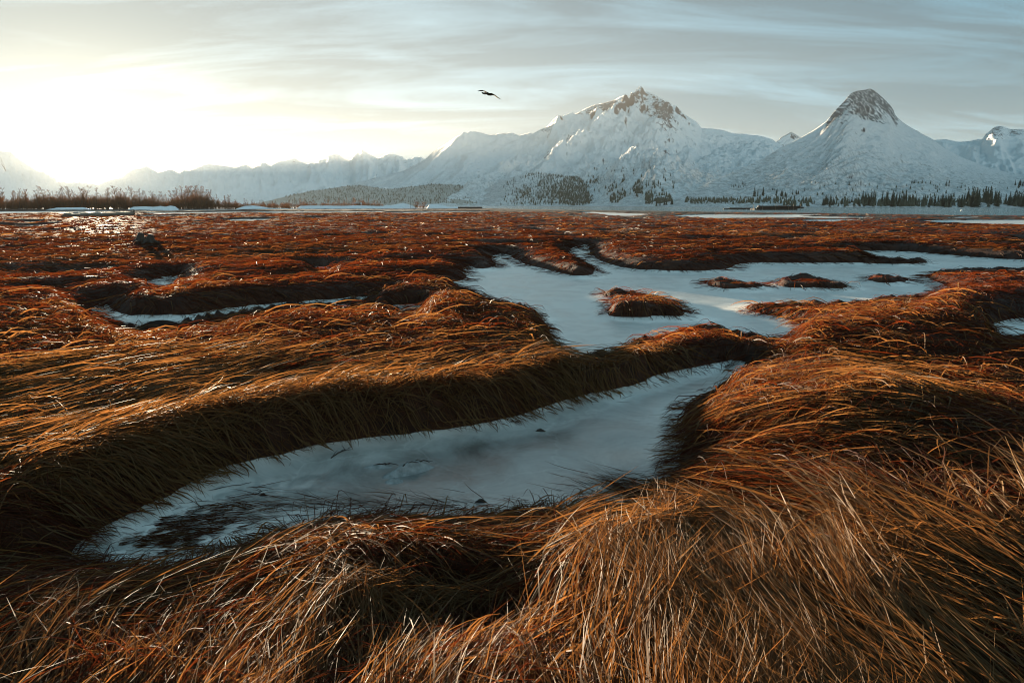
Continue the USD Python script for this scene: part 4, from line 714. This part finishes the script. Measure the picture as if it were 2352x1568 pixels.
ORD = 'first second third fourth fifth sixth seventh eighth ninth tenth eleventh twelfth'.split()
for x0, x1, y0, y1, n, lab in clumps:
    for k, x in enumerate(np.sort(g.uniform(x0, x1, n))):
        big = y1 - y0
        if lab.startswith(('small', 'spruce on the dark slope', 'spruce in the highest', 'spruce in the slanting')): yb = g.uniform(y0 + .35 * big, y1); hp = (.55 * big if 'dark' not in lab else 34) * g.uniform(.6, 1.1); hp = min(hp, 34)
        else: yb = y1 - g.uniform(0, .22) * big; hp = (yb - y0) * g.uniform(.62, 1.05)
        if 'slanting' in lab: yb = np.interp(x, [812, 945], [136, 100]); hp = 26 * g.uniform(.7, 1.2)
        px, py = conv7(x, yb); b, t = on_slope(MPK, px, py); dist = np.hypot(b[0], b[1]); h = hp / 2.6133 / 1.06293 * dist / FPX
        b[2] -= 0.03 * h + .2; stand('spruce', SPR[int(g.integers(0, 3))], b, h, g.uniform(0, 360), g.uniform(.85, 1.25), label=lab if n > 12 else f'{ORD[k]} {lab}, counted from the left', cat='tree', group=lab.replace('spruce', 'spruces', 1))
def small_tree(seed):
    q = np.random.default_rng(seed); V, F = [], []
    for z0, z1, r in ((.02, .5, .21), (.3, .75, .16), (.58, 1.0, .10)):
        o = len(V); m = 6
        V += [np.array([math.cos(6.283 * j / m) * r * q.uniform(.75, 1.25), math.sin(6.283 * j / m) * r * q.uniform(.75, 1.25), z0 + q.normal(0, .02)]) for j in range(m)] + [np.array([0, 0, z1])]
        F += [[o + j, o + (j + 1) % m, o + m] for j in range(m)]
    return np.array(V), np.array(F)
FARWOOD = mat_plain('far_wood_look', (0.055, 0.064, 0.042), (0.11, 0.115, 0.075), 0.02, 0.8)  # spruce green lightened, distance haze painted into the colour
far_kinds = [([('crown', small_tree(500 + i))], (FARWOOD,)) for i in range(4)]
def forest(M, boxes, conv, label, hm, wide=1.2):
    L_, H_ = [], []
    for x0, x1, y0, y1, n, shape in boxes:
        px = g.uniform(x0, x1, n); py = g.uniform(y0, y1, n)
        T = np.linspace(0, .97, 120)
        for a, b in zip(px, py):
            X, Y = conv(a, b)
            if not shape(a, b): continue
            v = M.at(np.full(120, X), T); q = to_px(v)[:, 1]; k = int(np.argmin(np.abs(q - Y)))
            if abs(q[k] - Y) > 3: continue
            p = v[k].copy(); h = g.uniform(.6, 1.15) * hm; p[2] -= .05 * h; L_.append(p); H_.append(h)
    instancer('far_forest', far_kinds, L_, H_, g.uniform(0, 6.28, len(L_)), label, widths=wide, cat='forest')
conv3 = lambda x, y: ((x / 3.36 + 1200) / 1.06293, (y / 3.36 + 180) / 1.06293)
ell = lambda cx, cy, rx, ry: (lambda x, y: ((x - cx) / rx) ** 2 + ((y - cy) / ry) ** 2 < g.uniform(.6, 1.15))
yes = lambda x, y: True
def dense_part(x, y):      # the dark right hand part of the rounded foothill, and the thin left part
    d = math.exp(-((x - 690) / 190) ** 2 - ((y - 960) / 120) ** 2) * 1.3 + .22 + .5 * (f2(np.array([[x, y]]), 1 / 90, 3, 8)[0] - .5) * 3
    return g.random() < d * smooth01((x - 40) / 260) * smooth01((930 - x) / 120)
forest(MFM, [(60, 900, 810, 1080, 5600, dense_part)], conv3, 'dark spruce forest on the rounded foothill below the broad mountain', 11, .95)
forest(MMAIN, [(1150, 1240, 930, 1005, 120, ell(1195, 968, 45, 38)), (970, 1100, 955, 1062, 150, lambda x, y: abs((y - 1060) + (x - 970) * .75) < 45), (1260, 1330, 995, 1072, 80, yes), (1330, 1480, 1005, 1076, 200, ell(1405, 1040, 75, 38)), (930, 1030, 915, 990, 70, lambda x, y: abs((y - 990) + (x - 930) * .7) < 22), (1150, 1220, 885, 920, 40, yes), (1310, 1420, 860, 950, 70, lambda x, y: abs((y - 950) + (x - 1310) * .8) < 26), (1060, 1120, 870, 900, 20, yes), (780, 880, 835, 900, 70, yes), (800, 1500, 760, 1000, 150, yes)], conv3, 'scattered clumps of spruce on the lower slopes of the broad mountain', 13, 1.0)
forest(MFH, [(330, 1900, 835, 1000, 2200, lambda x, y: g.random() < .35 + 1.1 * (f2(np.array([[x, y]]), 1 / 80, 3, 18)[0] - .3))], lambda x, y: ((x / 3.36 + 600) / 1.06293, (y / 3.36 + 200) / 1.06293), 'grey brown forest on the low foothill on the left', 9, 1.1)
forest(MPK, [(190, 800, 150, 176, 260, yes), (800, 1000, 150, 195, 60, yes), (1150, 2400, 168, 196, 420, yes), (1000, 2350, 40, 190, 130, yes)], conv7, 'dark low spruce wood along the far shore below the cone shaped peak', 8.5)

# ------------------------------------------------------------------ things on the far shore and in the bay
def box(x0, x1, y0, y1, z0, z1): m = trimesh.creation.box(bounds=[[x0, y0, z0], [x1, y1, z1]]); return np.array(m.vertices), np.array(m.faces)
def log(a, b, r, sides=9, seed=0, seg=7):
    q = np.random.default_rng(seed); a, b = np.array(a, float), np.array(b, float); t = np.linspace(0, 1, seg)[:, None]
    p = a + (b - a) * t + q.normal(0, .12 * r, (seg, 3)); return tube_mesh(p, r * np.linspace(1.1, .85, seg) * q.uniform(.92, 1.08, seg), sides)
p = at_d(821, 470, 408); t = thing('camper', (p[0], p[1], 1.9), -8, label='small white boxy camper with a row of windows behind the snow bank', cat='camper')
obj('body', box(-2.4, 2.4, -1.0, 1.0, .45, 1.75), WHITEPAINT, t); obj('roof', box(-2.3, 2.3, -1.05, 1.05, 1.76, 1.95), WHITEPAINT, t)
for x in (-1.7, -.5, .7, 1.7): obj('window', box(x - .38, x + .38, -1.03, -1.004, .95, 1.45), GLASS, t)
for x in (-1.3, 1.3): obj('wheel', tube_mesh([[x, -1.0, .32], [x, -.75, .32]], [.33, .33], 12), DARKWOOD, t)
obj('snow_block', box(-3, 3, -1.6, 1.6, -2.2, 0.02), SNOW, t)
p = at_d(943, 470, 392); t = thing('pole', (p[0], p[1], 0), label='thin tall pole standing at the left side of the dark bush', cat='pole')
obj('shaft', tube_mesh([[0, 0, -.3], [0, 0, 3], [.05, 0, 6.6]], [.09, .08, .06], 7), DARKWOOD, t); obj('cross_arm', box(-.45, .45, -.05, .05, 6.1, 6.2), DARKWOOD, t)
p = at_d(1080, 470, 418); t = thing('dock', (p[0], p[1], 0), 2, label='low dark timber dock at the end of the snow covered shore', cat='dock')
obj('deck', box(-7.2, 7.2, -2, 2, .72, 1.15), DARKWOOD, t)
for x in np.linspace(-6.8, 6.8, 7): obj('post', tube_mesh([[x, -1.8, -.6], [x, -1.8, .72]], [.16, .16], 7), DARKWOOD, t)
obj('face_board', box(-7.2, 7.2, -2.12, -2.01, .05, .9), DARKWOOD, t)
p = at_d(1788, 470, 352); t = thing('log_jetty', (p[0], p[1], 0), 0, label='long dark jetty of stacked logs with thin posts lying in the bay', cat='jetty')
g2 = np.random.default_rng(12); REDWOOD = mat_plain('rust_red_look', (0.20, 0.03, 0.02), (0.32, 0.06, 0.04), 2.0, .6)
for k in range(16):
    lvl = k // 6; x0 = -12.8 + g2.uniform(0, 3) + lvl * 1.2; ln = g2.uniform(10, 15); x1 = min(x0 + ln + (k % 2) * 9, 13.0 - lvl * 1.5); x0 = x0 + (k % 3 == 2) * 10
    obj('log', log((x0, (k % 6 - 2.5) * .8, .25 + lvl * .62), (max(x1, x0 + 4), (k % 6 - 2.5) * .8 + g2.normal(0, .2), .25 + lvl * .62), .36, 8, 40 + k), DARKWOOD, t)
for x in (-12.5, -8.2, -2.2, 4.0, 6.3, 9.5): obj('post', tube_mesh([[x, -2.4, -.5], [x, -2.4, 2.6 + .4 * math.sin(x)]], [.11, .09], 6), DRIFT, t)
for x in (-9.8, -.6, 2.9): obj('red_float', tube_mesh([[x, -1.2, 1.75], [x + .8, -1.2, 1.75]], [.24, .24], 8), REDWOOD, t)
p = at_d(1700, 470, 372); t = thing('log_jetty', (p[0], p[1], 0), 1, label='low thin row of dark logs that continues the jetty to the left', cat='jetty')
for k in range(5): obj('log', log((-8.5 + k * 3.0, -.3 + .3 * (k % 2), .22 + .35 * (k % 2)), (-2 + k * 2.6, .3, .25 + .35 * (k % 2)), .3, 8, 70 + k), DARKWOOD, t)
for px, py, lab in [(1712, 479.3, 'small white buoy in the water left of the jetty'), (2209, 483.4, 'small white buoy in the open bay on the right')]:
    xy = at_z(px, py, .15); t = thing('buoy', (*xy, -.03), label=lab, cat='buoy'); m = trimesh.creation.icosphere(2, .38); m.apply_translation([0, 0, .12]); obj('float', m, BUOYPAINT, t, smooth=True); obj('ring', tube_mesh([[0, 0, .45], [0, 0, .66]], [.09, .05], 8), DARKWOOD, t)

# driftwood and stumps on the marsh
xy = at_z(225, 495, .25); a = at_z(150, 498, .25); b = at_z(305, 493.5, .25)
t = thing('driftwood_log', (*xy, 0.0), label='long driftwood log with a root stump at its right end on the icy flats', cat='log')
A, B = np.r_[a - xy, .35], np.r_[b - xy, .45]; obj('trunk', log(A, B, .40, 10, 3, 9), DRIFT, t)
for k in range(9):
    w = k * .7; e = B + np.array([.25 + .1 * math.sin(k * 3), .55 * math.cos(w), .75 * math.sin(w) + .1]); obj('root', tube_mesh([B - [.15, 0, 0], (B + e) / 2 + [.05, 0, .03], e], [.20, .13, .05], 6), DRIFT, t)
for px, py, hh, lab in [(324, 562, .50, 'dark weathered stump on the left marsh, the left one of a pair'), (346, 563, .46, 'broad dark stump on the left marsh, the right one of a pair')]:
    xy = at_z(px, py, .30); z0 = float(ground_at(xy[None])[0]); t = thing('stump', (*xy, z0), px, .85, label=lab, cat='stump')
    obj('trunk', tube_mesh([[0, 0, -.1], [.02, 0, hh * .55], [.06, .02, hh]], [.26, .20, .13], 9), DARKWOOD, t)
    for k in range(6):
        w = k * 1.05 + .3; obj('root', tube_mesh([[.1 * math.cos(w), .1 * math.sin(w), .2], [.3 * math.cos(w), .3 * math.sin(w), .1], [.5 * math.cos(w), .5 * math.sin(w), -.05]], [.10, .07, .03], 6), DARKWOOD, t)

# sticks and lumps on the ice of the channel
conv_a = lambda x, y: ((x / 2.767) / 1.06293, (y / 2.767 + 850) / 1.06293)
conv_b = lambda x, y: ((x / 2.6133 + 800) / 1.06293, (y / 2.6133 + 850) / 1.06293)
def stick(pts, conv, r, label, name='twig', forks=0, seed=0, mat=DARKWOOD, lift=None):
    q = np.random.default_rng(seed); P = np.array([at_z(*conv(*p)) for p in pts]); tt = np.linspace(0, len(P) - 1, 11); P = np.stack([np.interp(tt, np.arange(len(P)), P[:, i]) for i in (0, 1)], -1); ln = np.hypot(*(P[-1] - P[0])); P = P + np.cumsum(q.normal(0, .011 * ln, P.shape), 0); c = P[0]; n = len(P); r = r * .62; z = 0.008 + np.abs(np.cumsum(q.normal(0, .004, n)))
    t = thing(name, (*c, 0.012), label=label, cat='twig'); t3 = np.c_[P - c, z]
    obj('stem', tube_mesh(t3, np.linspace(r, r * .5, n), 6), mat, t)
    for k in range(forks):
        i = int(q.integers(1, n)); e = t3[i] + np.r_[q.normal(0, .05, 2), q.uniform(0, .03)]; obj('fork', tube_mesh([t3[i], (t3[i] + e) / 2 + [0, 0, .006], e], [r * .6, r * .5, r * .2], 5), mat, t)
stick([(1295, 1005), (1420, 985), (1560, 955), (1700, 930)], conv_a, .0055, 'long thin twig lying across the pale ice on the left', seed=1)
stick([(1575, 925), (1650, 860), (1742, 770)], conv_a, .004, 'short slanting twig on the ice beside the left bank', seed=2)
stick([(1060, 1075), (1180, 1075), (1310, 1062)], conv_a, .006, 'dark twig at the left tip of the clear ice', seed=3)
stick([(1040, 1160), (1300, 1165), (1500, 1150), (1760, 1128)], conv_a, .007, 'long curved stalk frozen in at the near left edge of the ice', seed=4)
stick([(1730, 1005), (1770, 985), (1815, 990)], conv_a, .006, 'small crooked twig in the middle of the pale ice', forks=2, seed=5)
stick([(20, 715), (70, 690), (120, 668), (150, 656)], conv_b, .008, 'dark forked branch on the ice at the foot of the left bank', name='branch', forks=6, seed=6)
stick([(1150, 1250), (1240, 1180), (1390, 1110)], conv_a, .008, 'dark broken stick among the flattened grass at the left end of the ice', forks=3, seed=7)
CRUST = mat_plain('crust_look', (0.16, 0.165, 0.15), (0.44, 0.43, 0.40), 14.0, 0.6, 0.7, 0.015)
def lump(px, py, rx, ry, h, label, mat, seed, name='frozen_lump', rz=0, cat='lump', top=None):
    xy = at_z(px, py); t = thing(name, (*xy, 0.0), rz, label=label, cat=cat); n = 22
    a, b = np.meshgrid(np.linspace(-1.25, 1.25, n), np.linspace(-1.25, 1.25, n), indexing='ij'); r = np.hypot(a, b)
    z = h * np.exp(-(np.hypot(a * 1.5, b * 1.9 + .5 * a * a)) ** 2 * 0.9) * (0.35 + 1.3 * f2(np.stack([a * 1.5, b], -1) + seed, 2.6, 4, seed)) - .012 * smooth01((r - .9) / .3)
    m = obj('crust', (np.stack([a * rx, b * ry, z], -1).reshape(-1, 3), grid_faces(n, n)[:, ::-1]), mat, t, smooth=True)
    if mat is ICE: primvar(m, 'frost', np.clip(.05 + .8 * z / h, 0, .8).ravel())
    if top:
        q = np.random.default_rng(seed)
        for k in range(top):
            x = q.uniform(-.7, .5) * rx; zz = h * math.exp(-(x / rx * 1.4) ** 2) * .9; obj('stalk', tube_mesh([[x, q.normal(0, .15) * ry, zz], [x + .05, q.normal(0, .15) * ry, zz + .012], [x + q.uniform(.08, .13), q.normal(0, .2) * ry, zz]], [.004, .004, .002], 5), DARKWOOD, t)
lump(938, 1082, .20, .075, .075, 'ice crusted hump with dark stalks on its ridge in the middle of the channel', CRUST, 4, rz=32, top=6)
lump(905, 1106, .07, .05, .03, 'small pale ice knob at the near foot of the crusted hump', CRUST, 5, rz=10)
lump(868, 1072, .11, .04, .02, 'low flat ice swelling with a few stalks left of the crusted hump', CRUST, 7, rz=5, top=3)
lump(1241, 991, .055, .03, .030, 'small dark clod frozen into the middle of the channel', DARKWOOD, 8)
lump(1366, 921, .05, .03, .03, 'dark clod close to the far bank of the channel', DARKWOOD, 9); lump(1345, 914, .06, .03, .025, 'second dark clod touching the far bank of the channel', DARKWOOD, 10)
lump(605, 1138, .03, .02, .02, 'tiny dark bit on the pale ice between the twigs', DARKWOOD, 11); lump(1555, 922, .04, .025, .02, 'dark tuft on the ice beside the right bank', DARKWOOD, 12)
lump(1104, 1154, .05, .03, .03, 'dark clod at the near edge of the channel', DARKWOOD, 13)
def stems(px, py, z, tops, label, seed):
    xy = at_z(px, py, z); z0 = float(ground_at(xy[None])[0]); t = thing('dry_stem', (*xy, z0), label=label, cat='stem'); q = np.random.default_rng(seed)
    for dx, h in tops: obj('stalk', tube_mesh([[dx * .3, 0, 0], [dx * .6, .01, h * .5], [dx, .0, h]], [.0028, .0022, .0012], 5), BARK, t)
stems(712, 1150, .42, [(-.03, .26), (.02, .12), (-.07, .10)], 'upright dry stems on the grass hump at the left end of the near bank', 1)
stems(1270, 1140, .34, [(-.01, .22), (.06, .14), (-.05, .09), (.02, .11)], 'upright reddish stems on the small tuft at the near edge of the channel', 2)

# ------------------------------------------------------------------ the bird
import manifold3d as m3
def hull_chain(joints):
    S = lambda p, r: m3.Manifold.sphere(r, 16).translate(tuple(map(float, p))); out = None
    for (p, r), (q_, s) in zip(joints[:-1], joints[1:]):
        k = m3.Manifold.batch_hull([S(p, r), S(q_, s)]); out = k if out is None else out + k
    return out
bc = at_d(1123, 218, 62.0); U = 62.0 / FPX                       # U: metres to a pixel of the picture there
q = lambda x, y, dep=0.0: np.array([(x - 1123) * U, dep, -(y - 218) * U])
body = hull_chain([(q(1112.5, 214.5, -.30), .012), (q(1117, 215.5, -.18), .07), (q(1121.5, 216.5, 0), .115), (q(1126, 216.8, .22), .095), (q(1129, 216.6, .40), .06), (q(1130.5, 217.0, .48), .02)])
def wing(ps):                                                     # leading edge joints, chord, thickness
    out = None; secs = []
    for (p, chord, th) in ps:
        secs.append(m3.Manifold.batch_hull([m3.Manifold.sphere(th, 10).translate(tuple(p + np.array([0, .30 * chord, 0]))), m3.Manifold.sphere(th * .35, 10).translate(tuple(p + np.array([-.02, -.70 * chord, -.015]))) ]))
    for a, b in zip(secs[:-1], secs[1:]): k = m3.Manifold.batch_hull([a, b]); out = k if out is None else out + k
    return out
w1 = wing([(q(1122, 214.8), .42, .06), (q(1117.5, 212.3), .44, .05), (q(1111, 209.6), .40, .04), (q(1104, 209.2), .30, .034), (q(1099, 210.2), .12, .022)])
w2 = wing([(q(1124, 216.0), .42, .07), (q(1130, 216.2), .46, .065), (q(1136, 219), .42, .058), (q(1142, 223.5), .30, .045), (q(1147.5, 226.6), .12, .025)])
bird = (body + w1 + w2).refine_to_length(.05); bm = bird.to_mesh(); tm = trimesh.Trimesh(bm.vert_properties[:, :3], bm.tri_verts); trimesh.smoothing.filter_taubin(tm, iterations=6)
t = thing('bird', bc, label='large dark bird gliding with arched wings in the open sky left of the mountains', cat='bird'); obj('body', tm, FEATHER, t, smooth=True)
tv = np.array([q(1116.5, 215.5, -.2), q(1107.5, 215, -.52), q(1109, 218.2, -.56), q(1114, 219.3, -.5), q(1119.5, 218, -.2)]); obj('tail', (np.vstack([tv, tv + [0, .0, .022]]), np.array([[0, 1, 2], [0, 2, 3], [0, 3, 4], [5, 7, 6], [5, 8, 7], [5, 9, 8], [0, 5, 6], [0, 6, 1], [1, 6, 7], [1, 7, 2], [2, 7, 8], [2, 8, 3], [3, 8, 9], [3, 9, 4], [4, 9, 5], [4, 5, 0]])), FEATHER, t)

n_tri = sum(len(m.GetAttribute('faceVertexCounts').Get() or []) for m in stage.Traverse() if m.IsA(UsdGeom.Mesh))
